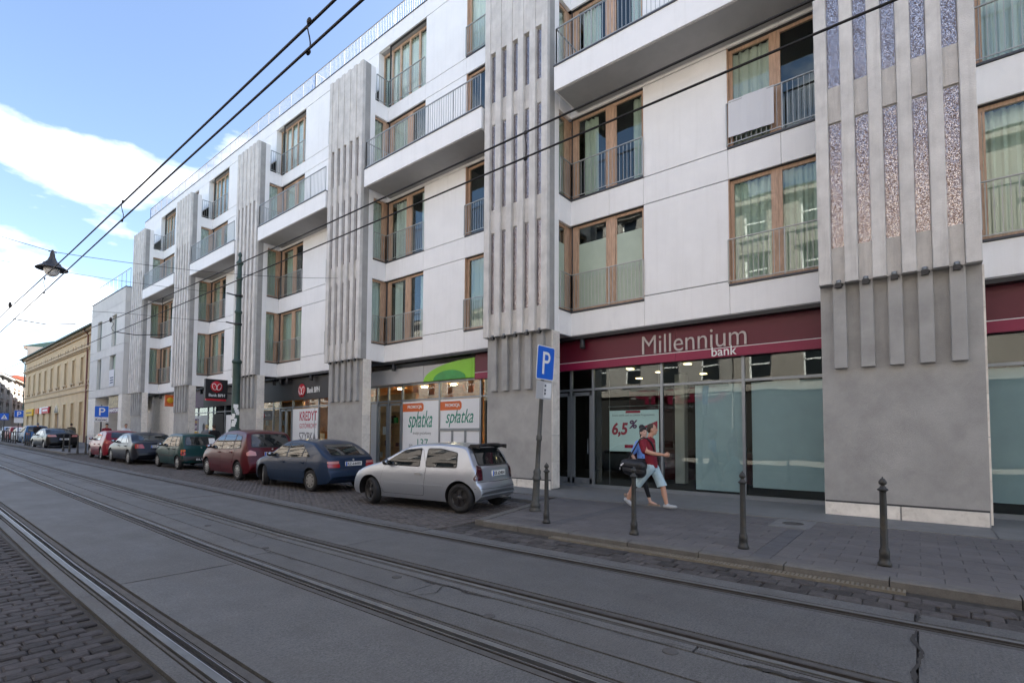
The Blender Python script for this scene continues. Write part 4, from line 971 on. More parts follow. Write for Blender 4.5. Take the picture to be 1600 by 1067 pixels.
mb = MB(); mb.box(-.003, 0, ky(6.1), ky(6.55), 2.18, 2.25); mb.build('block', 'crimson', p, (PX_, 0, 0)); lettering('Dobry wynik: zysk na Lokacie Progresywnej', 1.28, .07, MX(PX_ - .002, ky(6.97), 2.08), .002).build('lettering', 'text_grey', p)
mb = MB(); mb.prism([(ky(5.60), 1.95), (ky(6.05), 1.78), (ky(5.6), 1.70)], 'x', -.003, 0); mb.build('block', 'crimson', p, (PX_, 0, 0)); mb = MB(); mb.box(-.003, 0, ky(6.32), ky(6.58), 1.19, 1.28); mb.build('block', 'crimson', p, (PX_, 0, 0))
mb = MB()
for y in (7.06, 5.56): mb.tube([(0.005, ky(y), .1), (0.005, ky(y), 3.5)], .005, 4)
mb.tube([(0.005, ky(7.1), 2.38), (.005, ky(5.5), 2.38)], .006, 4); mb.build('cable', 'steel_bar', p, (PX_, 0, 0))
# white cloth on a second floor railing
mb = MB(); n = 14
for k in range(n):
    y0, y1 = 3.50 - 1.02 * k / n, 3.50 - 1.02 * (k + 1) / n; f = lambda y: -.012 * math.sin(y * 7) - .006 * math.sin(y * 19)
    zt = lambda y: 9.80 - .01 * math.sin(y * 3); zb = lambda y: 8.86 + .012 * math.sin(y * 4)
    mb.quad((f(y0) - .03, y0, zb(y0)), (f(y1) - .03, y1, zb(y1)), (f(y1), y1, zt(y1)), (f(y0), y0, zt(y0))); mb.quad((f(y0), y0, zt(y0)), (f(y1), y1, zt(y1)), (f(y1) + .06, y1, zt(y1) - .02), (f(y0) + .06, y0, zt(y0) - .02))
tag(mb.build('cloth', 'cloth_white', None, (WX - .06, 0, 0)), 'plain white cloth hung over a second floor window railing', 'cloth')
# ------------------------------------------------------------------ neighbouring houses
def xwindow(parent, y0, y1, z0, z1, x, depth=.16, fm='sign_white', trim=None, sill=None, mull=True, paneM='dark_window'):
    org = (x, 0, 0); mb = MB(); a, b = depth - .06, depth; f = .06; ym = (y0 + y1) / 2
    for p, q in ((y0, y0 + f), (y1 - f, y1)): mb.box(a, b, p, q, z0, z1)
    for p, q in ((z0, z0 + f), (z1 - f, z1)): mb.box(a + .003, b - .003, y0 + f, y1 - f, p, q)
    if mull: mb.box(a + .006, b - .003, ym - .035, ym + .035, z0 + f, z1 - f); zt = z0 + (z1 - z0) * .68; mb.box(a + .008, b - .003, y0 + f, y1 - f, zt - .03, zt + .03)
    wn = mb.build('window', fm, parent, org)
    mb = MB(); mb.quad((b - .02, y1, z0), (b - .02, y0, z0), (b - .02, y0, z1), (b - .02, y1, z1)); mb.build('pane', paneM, wn, org)
    if trim:
        mb = MB(); t = .14; mb.box(-.05, .0, y0 - t, y0, z0, z1 + t); mb.box(-.05, .0, y1, y1 + t, z0, z1 + t); mb.box(-.052, .0, y0, y1, z1, z1 + t); mb.build('surround', trim, wn, org)
    if sill:
        mb = MB(); mb.box(-.16, .02, y0 - .22, y1 + .22, z0 - .16, z0 - .02); mb.box(-.10, .0, y0 - .1, y0 + .1, z0 - .38, z0 - .16); mb.box(-.10, .0, y1 - .1, y1 + .1, z0 - .38, z0 - .16); mb.build('sill', sill, wn, org)
    return wn
# low stone-clad house at the end of the block
ex = 11.63; e = tag(empty('stone_house', (ex, 53, .5)), 'low three-storey pale stone house between the long white block and the ochre house', 'building')
y0, y1 = 48.1, 58.2
wins = [(54.65, 56.0, 8.63, 11.2), (50.3, 51.6, 8.63, 11.2), (54.4, 55.7, 5.27, 7.88), (50.2, 51.9, 5.4, 7.9)]
zb = [4.62, 5.28, 7.9, 8.6, 11.9, 13.0]
for a, b in zip(zb, zb[1:]):
    for p, q in ((y0, 53.1), (53.1, y1)):
        mb = MB(); mb.wallx(0, p + .012, q - .012, a + .012, b - .012, [w_ for w_ in wins if p < (w_[0] + w_[1]) / 2 < q and a - .3 < w_[2] and w_[3] < b + .3] , .28)
        mb.build('stone_panel', 'stone_grey', e, (ex, 0, 0))
mb = MB(); mb.wallx(.285, y0, y1, 4.6, 12.98, [(h[0] + .02, h[1] - .02, h[2] + .02, h[3] - .02) for h in wins], .01); mb.box(.05, 10, y0 + .02, y0 + .06, 4.6, 12.98); mb.box(.05, 1.7, y1 - .06, y1, 0, 12.9); mb.box(.0, 3, y0, y1, 4.60, 4.62); mb.build('inner_wall', 'stone_grey', e, (ex, 0, 0))
for a, b in zip([.2, 2.9] + zb[0:1] + zb[1:-1], [2.9, 4.62] + zb[1:-1] + zb[-1:]):
    mb = MB(); mb.box(.012, 1.4, y0 - .02, y0 + .03, a + .012, b - .012)
    if a >= 4.6: mb.build('stone_panel', 'stone_grey', e, (ex, 0, 0))
for w_ in wins: xwindow(e, *w_, ex, .27, 'alu', mull=False, paneM='frosted')
for k in range(4):
    mb = MB(); z = .3 + k * 1.09; mb.cbox(0, 1.0, 48.1, 49.0, z, z + 1.08, .01); mb.build('stone_block', 'travertine', e, (ex, 0, 0)); mb = MB(); mb.cbox(0, .8, 55.9, 58.2, z, z + 1.08, .01); mb.build('stone_block', 'travertine', e, (ex, 0, 0))
mb = MB(); mb.wallx(2.2, 49, 56, 0, 4.6, [], .1); mb.quad((.8, 55.9, .3), (.8, 55.9, 4.6), (2.2, 55.9, 4.6), (2.2, 55.9, .3)); mb.build('passage_wall', 'stone_grey', e, (ex, 0, 0))
mb = MB(); mb.box(-.03, 3, y0 - .03, y1 + .03, 13.0, 13.07); mb.build('coping', 'coping', e, (ex, 0, 0))
mb = MB(); bars(mb, (-.1 + .4, 57.8), (.3, 48.2), 13.08, 14.6, post=1.2, sp=1.2); gr = mb.build('railing', 'steel_bar', e, (ex, 0, 0)); mb = MB(); mb.quad((.33, 57.8, 13.1), (.33, 48.2, 13.1), (.33, 48.2, 14.55), (.33, 57.8, 14.55)); mb.build('glass_panel', 'rail_glass', gr, (ex, 0, 0))
p = tag(empty('banner', (ex - .05, 51, 5.3)), 'small white banner with blue print hung below a window of the low stone house', 'banner'); mb = MB(); mb.box(-.04, -.02, 50.3, 51.7, 5.35, 6.7); mb.build('sheet', 'cloth_white', p, (ex, 0, 0))
mb = MB(); 
for z in (5.6, 5.8, 6.0): mb.box(-.045, -.04, 50.5, 51.4, z, z + .09)
mb.build('print', 'cloth_jeans', p, (ex, 0, 0))
p = tag(empty('shop_sign', (ex + .2, 50.9, 3.3)), 'maroon sign reading KANTOR under a golden picture in the stone house passage', 'shop sign')
mb = MB(); mb.box(.2, .3, 49.2, 52.6, 3.62, 4.55); mb.build('picture', 'picture', p, (ex, 0, 0)); mb = MB(); mb.box(.18, .3, 49.2, 52.6, 3.2, 3.60); mb.build('panel', 'purple', p, (ex, 0, 0)); lettering('KANTOR', 2.6, .26, MX(ex + .175, 52.3, 3.28), .01, bold=.02).build('lettering', 'sign_white', p)

# ochre tenement
oy0, oy1, ox = 58.3, 95.2, 12.2
h = tag(empty('ochre_house', (ox, 76, .6)), 'long ochre two-storey town house with cornices, sills and a dark green roof', 'building')
up = [63.9 + 3.52 * k for k in range(9)]; up = [60.4] + up
doors = {74.5}; gwin = [63.8, 67.3, 70.8, 77.9, 81.4, 84.9, 88.4, 91.9, 60.4]
holes = [(y - .55, y + .55, 6.62, 9.0) for y in up] + [(y - .6, y + .6, 1.3, 4.6) for y in gwin] + [(73.6, 75.4, .5, 3.9)] + [(y - .75 + k, y - .45 + k, 9.98, 10.35) for y in up for k in (0, 1.2)]
mb = MB(); mb.wallx(0, oy0, oy1, 0, 11.4, holes, .25); mb.quad((0, oy1, 0), (9, oy1, 0), (9, oy1, 11.4), (0, oy1, 11.4)); mb.build('wall', 'ochre', h, (ox, 0, 0))
for y in up: xwindow(h, y - .55, y + .55, 6.62, 9.0, ox, .22, 'wood', 'ochre_light', 'ochre_trim')
for y in gwin: xwindow(h, y - .6, y + .6, 1.3, 4.6, ox, .22, 'wood', 'ochre_light')
for y in up:
    for k in (0, 1.2):
        mb = MB(); mb.quad((.15, y - .45 + k, 9.98), (.15, y - .75 + k, 9.98), (.15, y - .75 + k, 10.35), (.15, y - .45 + k, 10.35)); mb.build('attic_window', 'dark_window', h, (ox, 0, 0))
mb = MB(); mb.box(.2, .24, 73.6, 75.4, .5, 3.9); mb.build('door', 'far_trim', h, (ox, 0, 0))
mb = MB(); pts = [(74.5 + 1.25 * math.cos(a), 3.75 + 1.1 * math.sin(a)) for a in [math.pi * k / 14 for k in range(15)]]; mb.prism(pts, 'x', -.06, .0); mb.build('arch', 'ochre_light', h, (ox, 0, 0)); mb = MB(); pts = [(74.5 + .9 * math.cos(a), 3.8 + .8 * math.sin(a)) for a in [math.pi * k / 14 for k in range(15)]]; mb.prism(pts, 'x', -.08, -.061); mb.build('fanlight', 'dark_window', h, (ox, 0, 0))
for z, d, hh in ((9.62, .28, .16), (9.5, .14, .12), (6.12, .10, .14), (5.55, .12, .14), (11.2, .35, .2), (10.9, .15, .2)):
    mb = MB(); mb.box(-d, .0, oy0, oy1, z, z + hh); mb.build('cornice', 'ochre_trim', h, (ox, 0, 0))
mb = MB(); mb.prism([(-.65, 11.4), (-.65, 11.52), (5, 13.4), (5, 11.4)], 'y', oy0, oy1 + .5); mb.build('roof', 'roof_green', h, (ox, 0, 0))
mb = MB(); mb.tube([(-.5, oy0 + 3.2, 11.4), (-.12, oy0 + 3.2, 10.9), (-.12, oy0 + 3.2, .6)], .07, 8); mb.build('downpipe', 'pipe_red', h, (ox, 0, 0)); mb = MB(); mb.tube([(-.5, oy1 - .2, 11.4), (-.12, oy1 - .2, 10.9), (-.12, oy1 - .2, .8)], .07, 8); mb.build('downpipe', 'roof_green', h, (ox, 0, 0))
for lab, y0_, y1_, z0_, z1_, m, tx, tm in (('yellow shop sign on the far end of the ochre house', 87.6, 92.3, 3.75, 4.6, 'yellow', None, None), ('red and white shop sign beside the arched door of the ochre house', 77.9, 83.0, 3.85, 4.6, 'bph_red', 'SKLEP', 'sign_white')):
    p = tag(empty('shop_sign', (ox, (y0_ + y1_) / 2, z0_)), lab, 'shop sign'); mb = MB(); mb.box(-.2, -.08, y0_, y1_, z0_, z1_); mb.build('panel', m, p, (ox, 0, 0))
    mb = MB()
    if m == 'bph_red': mb.box(-.22, -.2, y1_ - 1.3, y1_, z0_, z1_); mb.box(-.22, -.2, y0_, y1_ - 1.4, z1_ - .12, z1_); mb.box(-.215, -.2, y0_ + .6, y1_ - 1.9, z0_ + .25, z0_ + .45); mb.build('white_panel', 'sign_white', p, (ox, 0, 0))
    else: mb.box(-.215, -.2, y0_ + .5, y1_ - .5, z0_ + .3, z0_ + .5); mb.build('dark_print', 'far_trim', p, (ox, 0, 0))
p = tag(empty('shop_sign', (ox, 86, 3.9)), 'small orange shop sign between the yellow and the red signs of the ochre house', 'shop sign'); mb = MB(); mb.box(-.15, -.06, 84.2, 86.2, 3.9, 4.55); mb.build('panel', 'orange', p, (ox, 0, 0))

# houses at the bend of the street, far off
def rot_house(name, label, p, q, hgt, dep, wallm, cols, rows, z0, roofm='roof_red', trim='far_trim', blank=0.0):
    p, q = Vector(p), Vector(q); L = (q - p).length; a = math.atan2((q - p).y, (q - p).x)
    root = tag(empty(name, (p.x, p.y, G(p.y))), label, 'building'); root.rotation_euler = (0, 0, a - math.pi / 2)
    # local frame: y runs along the front, front faces -X turned to the street
    holes = []; w_ = (L * (1 - blank)) / cols
    for c in range(cols):
        for r_ in range(rows): y = L * blank + w_ * (c + .5); z = z0 + r_ * (hgt - z0) / rows; holes.append((y - w_ * .22, y + w_ * .22, z + .5, z + .5 + (hgt - z0) / rows * .6))
    mb = MB(); mb.wallx(0, 0, L, 0, hgt, holes, .25); mb.quad((0, 0, 0), (dep, 0, 0), (dep, 0, hgt), (0, 0, hgt)); mb.quad((dep, L, 0), (0, L, 0), (0, L, hgt), (dep, L, hgt)); W = mb.build('wall', wallm); W.parent = root; WLOC[W] = (0, 0, 0)
    def ch(mb, n, m, par=root): o = mb.build(n, m); o.parent = par; return o
    for y0, y1, za, zb in holes:
        mb = MB(); mb.box(.16, .22, y0, y0 + .09, za, zb); mb.box(.16, .22, y1 - .09, y1, za, zb); mb.box(.16, .22, y0, y1, (za + zb) / 2 - .04, (za + zb) / 2 + .04); wn = ch(mb, 'window', 'sign_white')
        mb = MB(); mb.quad((.2, y1, za), (.2, y0, za), (.2, y0, zb), (.2, y1, zb)); ch(mb, 'pane', 'dark_window', wn)
        mb = MB(); mb.box(-.14, 0, y0 - .15, y1 + .15, za - .22, za - .04); mb.box(-.16, 0, y0 - .2, y1 + .2, zb + .1, zb + .3); ch(mb, 'surround', trim, wn)
    mb = MB(); mb.box(-.4, 0, L * blank, L, hgt - .35, hgt); mb.box(-.2, 0, L * blank, L, z0 - .3, z0); ch(mb, 'cornice', trim)
    mb = MB(); mb.prism([(-.5, hgt), (dep / 2, hgt + 1.6), (dep, hgt)], 'y', 0, L); ch(mb, 'roof', roofm)
    return root
rot_house('town_house', 'far brown ornate town house at the bend of the street with rows of windows', (25, 162), (13.6, 118), 9.6, 12, 'far_wall', 11, 3, 3.4, blank=0.0)
rot_house('town_house', 'far plain grey town house wall left of the brown ornate house', (13.6, 117.8), (10.9, 107), 9.4, 12, 'far_grey', 2, 3, 3.4, trim='far_grey', blank=.1)
rot_house('town_house', 'unseen house added beyond the ochre house to shade the bend', (12.4, 96.5), (29, 140), 12.5, 10, 'plaster', 8, 3, 4, 'roof_green', 'far_trim')  # hidden from the camera, added to keep the sun off the far fronts
rot_house('town_house', 'far red-roofed house rising behind the brown ornate house', (44, 215), (27, 170), 13, 14, 'far_wall', 8, 4, 3.4)
# the other side of the street (seen only as mirror images in the glass)
for lab, ya, yb, hh, wm, cols, rows in (('brown house across the street mirrored in the bank windows', -6, 8.6, 15.4, 'plaster', 5, 4), ('brown house across the street, nearest the viewer', -30, -6.2, 13, 'plaster_c', 8, 3), ('grey house across the street with a red shop sign', 8.7, 24, 17, 'plaster_b', 6, 4),
                                       ('tan house across the street facing the apartment block', 24.1, 44, 12, 'plaster_c', 8, 3), ('long brown house across the street facing the stone house', 44.1, 70, 10.0, 'plaster', 10, 2)):
    L = yb - ya; r_ = rot_house('street_house', lab, (0, 0), (0, L), hh, 9, wm, cols, rows, 4.6, 'roof_green', 'plaster'); r_.location = (-5.2, yb, G(ya) - .1); r_.rotation_euler = (0, 0, math.pi)
    mb = MB(); mb.box(-.12, -.002, .05, L - .05, .4, 4.1); o = mb.build('dark_band', 'room'); o.parent = r_  # flat dark band added to darken the ground floor in the reflections
p = tag(empty('shop_sign', (-5.1, 12, 3.5)), 'white sign with red letters OLIMP across the street, mirrored in the bank glass', 'shop sign'); mb = MB(); mb.box(-.1, 0, 8.9, 15.2, 3.0, 4.75); mb.build('panel', 'olimp_panel', p, (-5.08, 0, 0))
MXr = Matrix(((0, 0, 1, -5.07), (1, 0, 0, 9.1), (0, 1, 0, 3.6), (0, 0, 0, 1)))
lettering('OLIMP', 5.8, .98, MXr, .03, bold=.03).build('lettering', 'maroon', p)
lettering('DLA TWOJEGO DOMU', 4.2, .26, Matrix(((0, 0, 1, -5.07), (1, 0, 0, 9.8), (0, 1, 0, 3.18), (0, 0, 0, 1))), .02).build('lettering', 'text_grey', p)

# ------------------------------------------------------------------ street furniture
def bollard(x, y, label, hgt=1.0, far=False):
    o = tag(empty('bollard', (x, y, G(y))), label, 'bollard', 'cast iron bollards along the pavement edge')
    def f(mb):
        mb.lathe([(.098, 0), (.098, .035), (.078, .05), (.072, .10), (.074, .105), (.074, .18), (.064, .19), (.062, .205), (.055, .22), (.047, .86), (.049, .88), (.075, .892), (.078, .905), (.05, .92), (.032, .945), (.03, .955), (.052, .965), (.057, .985), (.054, 1.0), (.03, 1.028), (.012, 1.036), (.011, 1.05), (0, 1.054)], 14)
    c = cached('boll', 'post', f, 'bollard', o, (x, y, G(y)))
    c.scale = (.74, .74, 1)
    return o
near = ['bollard beside the tall parking sign pole', 'bollard in front of the walking couple', 'bollard in front of the mullion right of the couple', 'rightmost bollard, in front of the wide grey pier']
for (x, y), l in zip(((7.35, 5.12), (7.38, 3.49), (7.43, 1.91), (7.54, .36)), near): bollard(x, y, 'dark cast iron ' + l)
for y, q in zip((36.15, 38.0, 40.0, 41.64), ('nearest to the red car', 'second from the red car', 'third from the red car', 'nearest to the black saloon')): bollard(7.2, y, 'small dark bollard of the row of four, ' + q)
for y, q in zip((52.66, 53.53, 54.42), ('nearest to the saloon', 'in the middle', 'farthest from the saloon')): bollard(7.15, y, 'small dark bollard of the three beyond the black saloon, ' + q)
for k, q in enumerate(('first', 'second', 'third', 'fourth', 'fifth', 'sixth', 'last')): bollard(7.15, 59.1 + k * 1.25, 'tiny dark bollard, ' + q + ' from the right in the far row of seven')

def signpost(x, y, lean, h, label, plates, pole_m='pole_grey', r=.045, fancy=False, name='parking_sign'):
    o = tag(empty(name, (x, y, G(y))), label, 'road sign'); o.rotation_euler = (lean, 0, 0); org = (x, y, G(y)); mb = MB()
    if fancy: mb.lathe([(.155, 0), (.155, .03), (.125, .06), (.12, .09), (.132, .10), (.128, .14), (.095, .19), (.088, .60), (.09, .62), (.118, .64), (.118, .67), (.10, .70), (.09, .74), (.10, .80), (.085, .83), (.062, .86), (.058, 1.42), (.078, 1.44), (.078, 1.47), (.07, 1.49), (.078, 1.52), (.055, 1.54), (.052, 2.28), (.068, 2.30), (.068, 2.34), (.05, 2.36), (.045, h)], 16, smooth=True)
    else: mb.lathe([(r, 0), (r, h), (0, h)], 10)
    c = mb.build('pole', pole_m, o, org)
    if fancy: c.scale = (.8, .8, 1)
    return o
# plates face the oncoming walker: -Y
def plate_P(o, x, y, z, s, hh=None, cap=None):
    hh = hh or s; org = (x, y, z); mb = MB()
    rr = .04; pts = []
    for cx, cz, a0 in ((s / 2 - rr, rr, -90), (s / 2 - rr, hh - rr, 0), (-s / 2 + rr, hh - rr, 90), (-s / 2 + rr, rr, 180)):
        for k in range(5): a = R(a0 + k * 22.5); pts.append((cx + rr * math.cos(a), cz + rr * math.sin(a)))
    def plate(sc, d0, d1, m, n='plate'):
        mb = MB(); mb.prism([(px * sc, hh / 2 + (pz - hh / 2) * sc) for px, pz in pts], 'y', d0, d1); return mb.build(n, m, o, org)
    plate(1, -.058, -.05, 'sign_white'); plate(.95, -.061, -.0582, 'sign_blue', 'blue_field')
    # the letter P from strokes
    mb = MB(); k = s / .6
    mb.box(-.11 * k, -.045 * k, -.064, -.0612, hh * .17, hh * .83); top = hh * .83; 
    q = []; cz = top - .115 * k
    for i in range(13): a = R(90 - 15 * i); q.append((.0 + .035 * k + .125 * k * math.cos(a) * .9, cz + .115 * k * math.sin(a)))
    inner = [(.035 * k + .058 * k * math.cos(R(90 - 15 * i)) * .9, cz + .058 * k * math.sin(R(90 - 15 * i))) for i in range(13)]
    for a, b, c, d in zip(q, q[1:], inner[1:], inner): mb.quad((a[0], -.064, a[1]), (d[0], -.064, d[1]), (c[0], -.064, c[1]), (b[0], -.064, b[1]))
    for z0, z1 in ((cz + .058 * k, top), (cz - .115 * k, cz - .058 * k)): mb.box(-.045 * k, .036 * k, -.0642, -.0612, z0, z1)
    mb.build('letter', 'sign_white', o, org)
o = signpost(8.38, 6.12, R(3.8), 3.34, 'tall leaning blue parking sign on an ornate grey pole by the kerb', None, fancy=True)
plate_P(o, 8.38, 6.12, 2.66, .60, .68)
mb = MB(); mb.box(-.27, .27, -.057, -.05, 0, .36); pl = mb.build('lower_plate', 'grey_band', o, (8.38, 6.12, 2.27)); mb = MB(); mb.box(-.02, .24, -.0605, -.0575, .03, .33); mb.build('sticker', 'sign_white', pl, (8.38, 6.12, 2.27)); mb = MB()
for z in (.09, .16, .25): mb.box(.0, .06, -.0625, -.061, z, z + .05)
mb.box(-.003, .003, -.0625, -.061, .03, .33); mb.build('print', 'text_grey', pl, (8.38, 6.12, 2.27))
y = 33.5; o = signpost(7.25, y, 0, 2.7, 'small blue parking sign reading Koniec behind the red car', None, 'dark_metal', .035); plate_P(o, 7.25, y, G(y) + 2.05, .60)
mb = MB(); mb.box(-.3, .3, -.057, -.05, 0, .2); pl = mb.build('lower_plate', 'sign_white', o, (7.25, y, G(y) + 1.83)); lettering('Koniec', .48, .13, MY(7.25 - .24, y - .058, G(y) + 1.87), .003, bold=.015).build('lettering', 'black', pl)
y = 63; o = signpost(7.75, y, 0, 2.9, 'far blue parking sign with a white plate in front of the ochre house', None, 'dark_metal', .035); plate_P(o, 7.75, y, G(y) + 2.25, .62); mb = MB(); mb.box(-.3, .3, -.057, -.05, 0, .45); mb.build('lower_plate', 'sign_white', o, (7.75, y, G(y) + 1.75))
y = 72; o = signpost(7.8, y, 0, 2.8, 'far blue pedestrian crossing sign with a white triangle at the left edge', None, 'dark_metal', .035, name='crossing_sign'); mb = MB(); mb.box(-.33, .33, -.058, -.05, 0, .66); mb.build('plate', 'sign_blue', o, (7.8, y, G(y) + 2.05)); mb = MB(); mb.prism([(-.24, .1), (.24, .1), (0, .56)], 'y', -.062, -.0585); mb.build('triangle', 'sign_white', o, (7.8, y, G(y) + 2.05))
mb = MB(); mb.ball((0, -.064, .42), (.03, .004, .03)); mb.tube([(0, -.064, .38), (.0, -.064, .27)], .02, 5); mb.tube([(0, -.064, .27), (.07, -.064, .14)], .015, 5); mb.tube([(0, -.064, .27), (-.07, -.064, .14)], .015, 5); mb.build('figure', 'black', o, (7.8, y, G(y) + 2.05))

# green pole with collars
px, py = 9.6, 23.05; o = tag(empty('street_pole', (px, py, G(py))), 'tall dark green ornate pole holding the tram wires, with white stickers near its foot', 'pole')
mb = MB(); mb.lathe([(.24, 0), (.24, .5), (.21, .6), (.17, .7), (.165, 1.5), (.20, 1.55), (.25, 1.62), (.25, 1.70), (.19, 1.76), (.165, 1.8), (.155, 4.55), (.165, 4.58), (.20, 4.62), (.20, 4.70), (.15, 4.74), (.13, 4.8), (.12, 6.75), (.14, 6.78), (.155, 6.83), (.14, 6.88), (.11, 6.92), (.10, 8.25), (.13, 8.29), (.13, 8.36), (.09, 8.40), (.085, 8.85), (.10, 8.9), (.15, 8.98), (.13, 9.05), (.07, 9.1), (.05, 9.2), (.045, 9.26), (.08, 9.33), (.075, 9.4), (.03, 9.48), (0, 9.5)], 18)
mb.build('pole', 'pole_green', o, (px, py, 0))
mb = MB(); random.seed(3)
for k in range(9): a = R(250 + random.uniform(-45, 25)); z = 1.85 + k * .10; c, s_ = math.cos(a), math.sin(a); r_ = .171; w_ = random.uniform(.05, .1); mb.poly([(c * r_ - s_ * w_, s_ * r_ + c * w_, z), (c * r_ + s_ * w_, s_ * r_ - c * w_, z), (c * r_ + s_ * w_, s_ * r_ - c * w_, z + .16), (c * r_ - s_ * w_, s_ * r_ + c * w_, z + .15)])
mb.build('sticker', 'sign_white', o, (px, py, 0))
mb = MB()
for z in (7.55, 6.3): mb.lathe([(.15, -.05), (.15, .05)], 14, (0, 0, z)); mb.tube([(-.12, 0, z), (-.5, 0, z + .02)], .03, 6)
mb.build('wire_bracket', 'dark_metal', o, (px, py, 0))
# overhead wires
def sag(p, q, s, n=14):
    p, q = Vector(p), Vector(q); return [p + (q - p) * (k / n) - Vector((0, 0, s * 4 * (k / n) * (1 - k / n))) for k in range(n + 1)]
def wire(name, label, paths, r, extra=None):
    mb = MB()
    for p in paths: mb.tube(p, r, 5, caps=False)
    o = tag(mb.build(name, 'wire'), label, 'cable'); return o
zB = lambda y: 5.5 + G(y) * .35
A = [(2.70 + .006 * max(0, y - 8), y, z) for y, z in ((-6, 6.05), (0, 5.93), (5, 5.88), (10, 5.88), (16, 5.93), (22, 6.02), (27, 6.12), (45, 6.2), (70, 6.5))]
B = [(2.62 + .012 * max(0, y - 6), y, zB(y)) for y in (-6, 0, 4, 10, 15, 20, 26, 35, 50, 70)]
wire('overhead_wire', 'upper of the two tram wires over the nearer track, crossing the sky', [A], .015); o = wire('overhead_wire', 'lower tram contact wire over the nearer track, crossing the sky', [B], .014)
C_ = [(5.72, y, z) for y, z in ((-6, 5.95), (0, 5.92), (5, 5.93), (11, 5.95), (17, 6.0), (24, 6.10), (29, 6.22), (45, 6.2), (70, 6.5))]
D_ = [(5.64 + .006 * max(0, y - 6), y, zB(y)) for y in (-6, 0, 4, 10, 15, 24, 30, 45, 70)]
wire('overhead_wire', 'upper of the two tram wires over the farther track, crossing the white block', [C_], .015); wire('overhead_wire', 'lower tram contact wire over the farther track, crossing the white block', [D_], .014)
def dropper(x, y, z0, z1, lab):
    mb = MB(); n = 6; mb.tube([(x + .02 * math.sin(k * 1.1), y + .015 * math.cos(k), z0 + (z1 - z0) * k / n) for k in range(n + 1)], .008, 5); mb.ball((x, y, z0 + .02), (.02, .04, .03), 8, 5); mb.ball((x, y, z1 - .02), (.02, .04, .035), 8, 5)
    tag(mb.build('wire_hanger', 'wire'), lab, 'hanger', 'short hangers between the tram wires')
dropper(2.66, 4.9, 5.5, 5.88, 'short hanger joining the two nearer tram wires at the top of the sky'); dropper(2.70, 11.6, 5.5, 5.9, 'short hanger joining the two nearer tram wires above the clouds, mid way down'); dropper(2.8, 19.5, 5.52, 5.98, 'short hanger joining the two nearer tram wires below the lantern')
dropper(5.7, 4.35, 5.5, 5.93, 'short hanger joining the two farther tram wires over the second pier'); dropper(5.72, 19.5, 5.55, 6.03, 'short hanger joining the two farther tram wires over a balcony near the green pole')
wire('span_wire', 'thin cross wire from the green pole over the street, upper one', [sag((px - .4, py, 7.57), (-5.2, py + 2, 8.1), .5)], .007); wire('span_wire', 'thin cross wire from the green pole over the street, lower one', [sag((px - .4, py, 6.32), (5.7, py + 1, 6.2), .02) + sag((5.7, py + 1, 6.2), (2.8, py + 2, 6.15), .05) + sag((2.8, py + 2, 6.15), (-5.2, py + 4, 6.7), .1)], .007)
wire('span_wire', 'thin cross wire that carries the hanging lantern', [sag((WX - .05, 18.6, 8.3), (2.85, 18.9, 6.62), .25) + sag((2.85, 18.9, 6.62), (-5.2, 19.2, 8.3), .2)], .008)
for ix, il in ((2.78, 'dark insulator on the lower cross wire at the left edge of the sky'), (5.72, 'dark insulator on the lower cross wire in front of the low stone house')): mb = MB(); mb.ball((0, 0, 0), (.05, .05, .11)); tag(mb.build('insulator', 'wire', None, (ix, 25.6, 6.15)), il, 'insulator')
mb = MB(); mb.tube([(2.8 + .05 * math.sin(k), 25.6 - k * .05, 6.1 - k * .07) for k in range(9)], .008, 5); mb.tube([(2.85, 25.2, 5.6), (3.8, 25.6, 5.62), (4.6, 25.4, 5.75)], .018, 5); mb.tube([(5.75 + .05 * math.sin(k), 25.6 - k * .05, 6.1 - k * .07) for k in range(9)], .008, 5); mb.tube([(5.8, 25.2, 5.62), (6.6, 25.6, 5.66), (7.6, 25.2, 5.8)], .018, 5); tag(mb.build('pull_off_arm', 'wire'), 'thin curved pull-off arms of the tram wires at the left', 'wire arm')
# hanging lantern
lx, ly, lz = 2.85, 18.9, 6.62; o = tag(empty('hanging_lantern', (lx, ly, lz)), 'black bell-shaped street lantern with a pale globe hung on a cross wire', 'street lamp')
mb = MB(); mb.lathe([(.0, .06), (.03, .05), (.035, -.02), (.06, -.05), (.07, -.16), (.12, -.28), (.17, -.34), (.22, -.37), (.235, -.42), (.36, -.50), (.41, -.54), (.40, -.56), (.25, -.52), (.2, -.50), (0, -.5)], 24); mb.tube([(-.1, 0, 0), (.1, 0, 0)], .02, 6); mb.build('shade', 'dark_metal', o, (lx, ly, lz))
mb = MB(); mb.lathe([(.19, -.505), (.205, -.56), (.19, -.64), (.14, -.72), (.06, -.765), (0, -.775)], 20); mb.build('globe', 'globe', o, (lx, ly, lz)); o.scale = (.88, .88, .92)
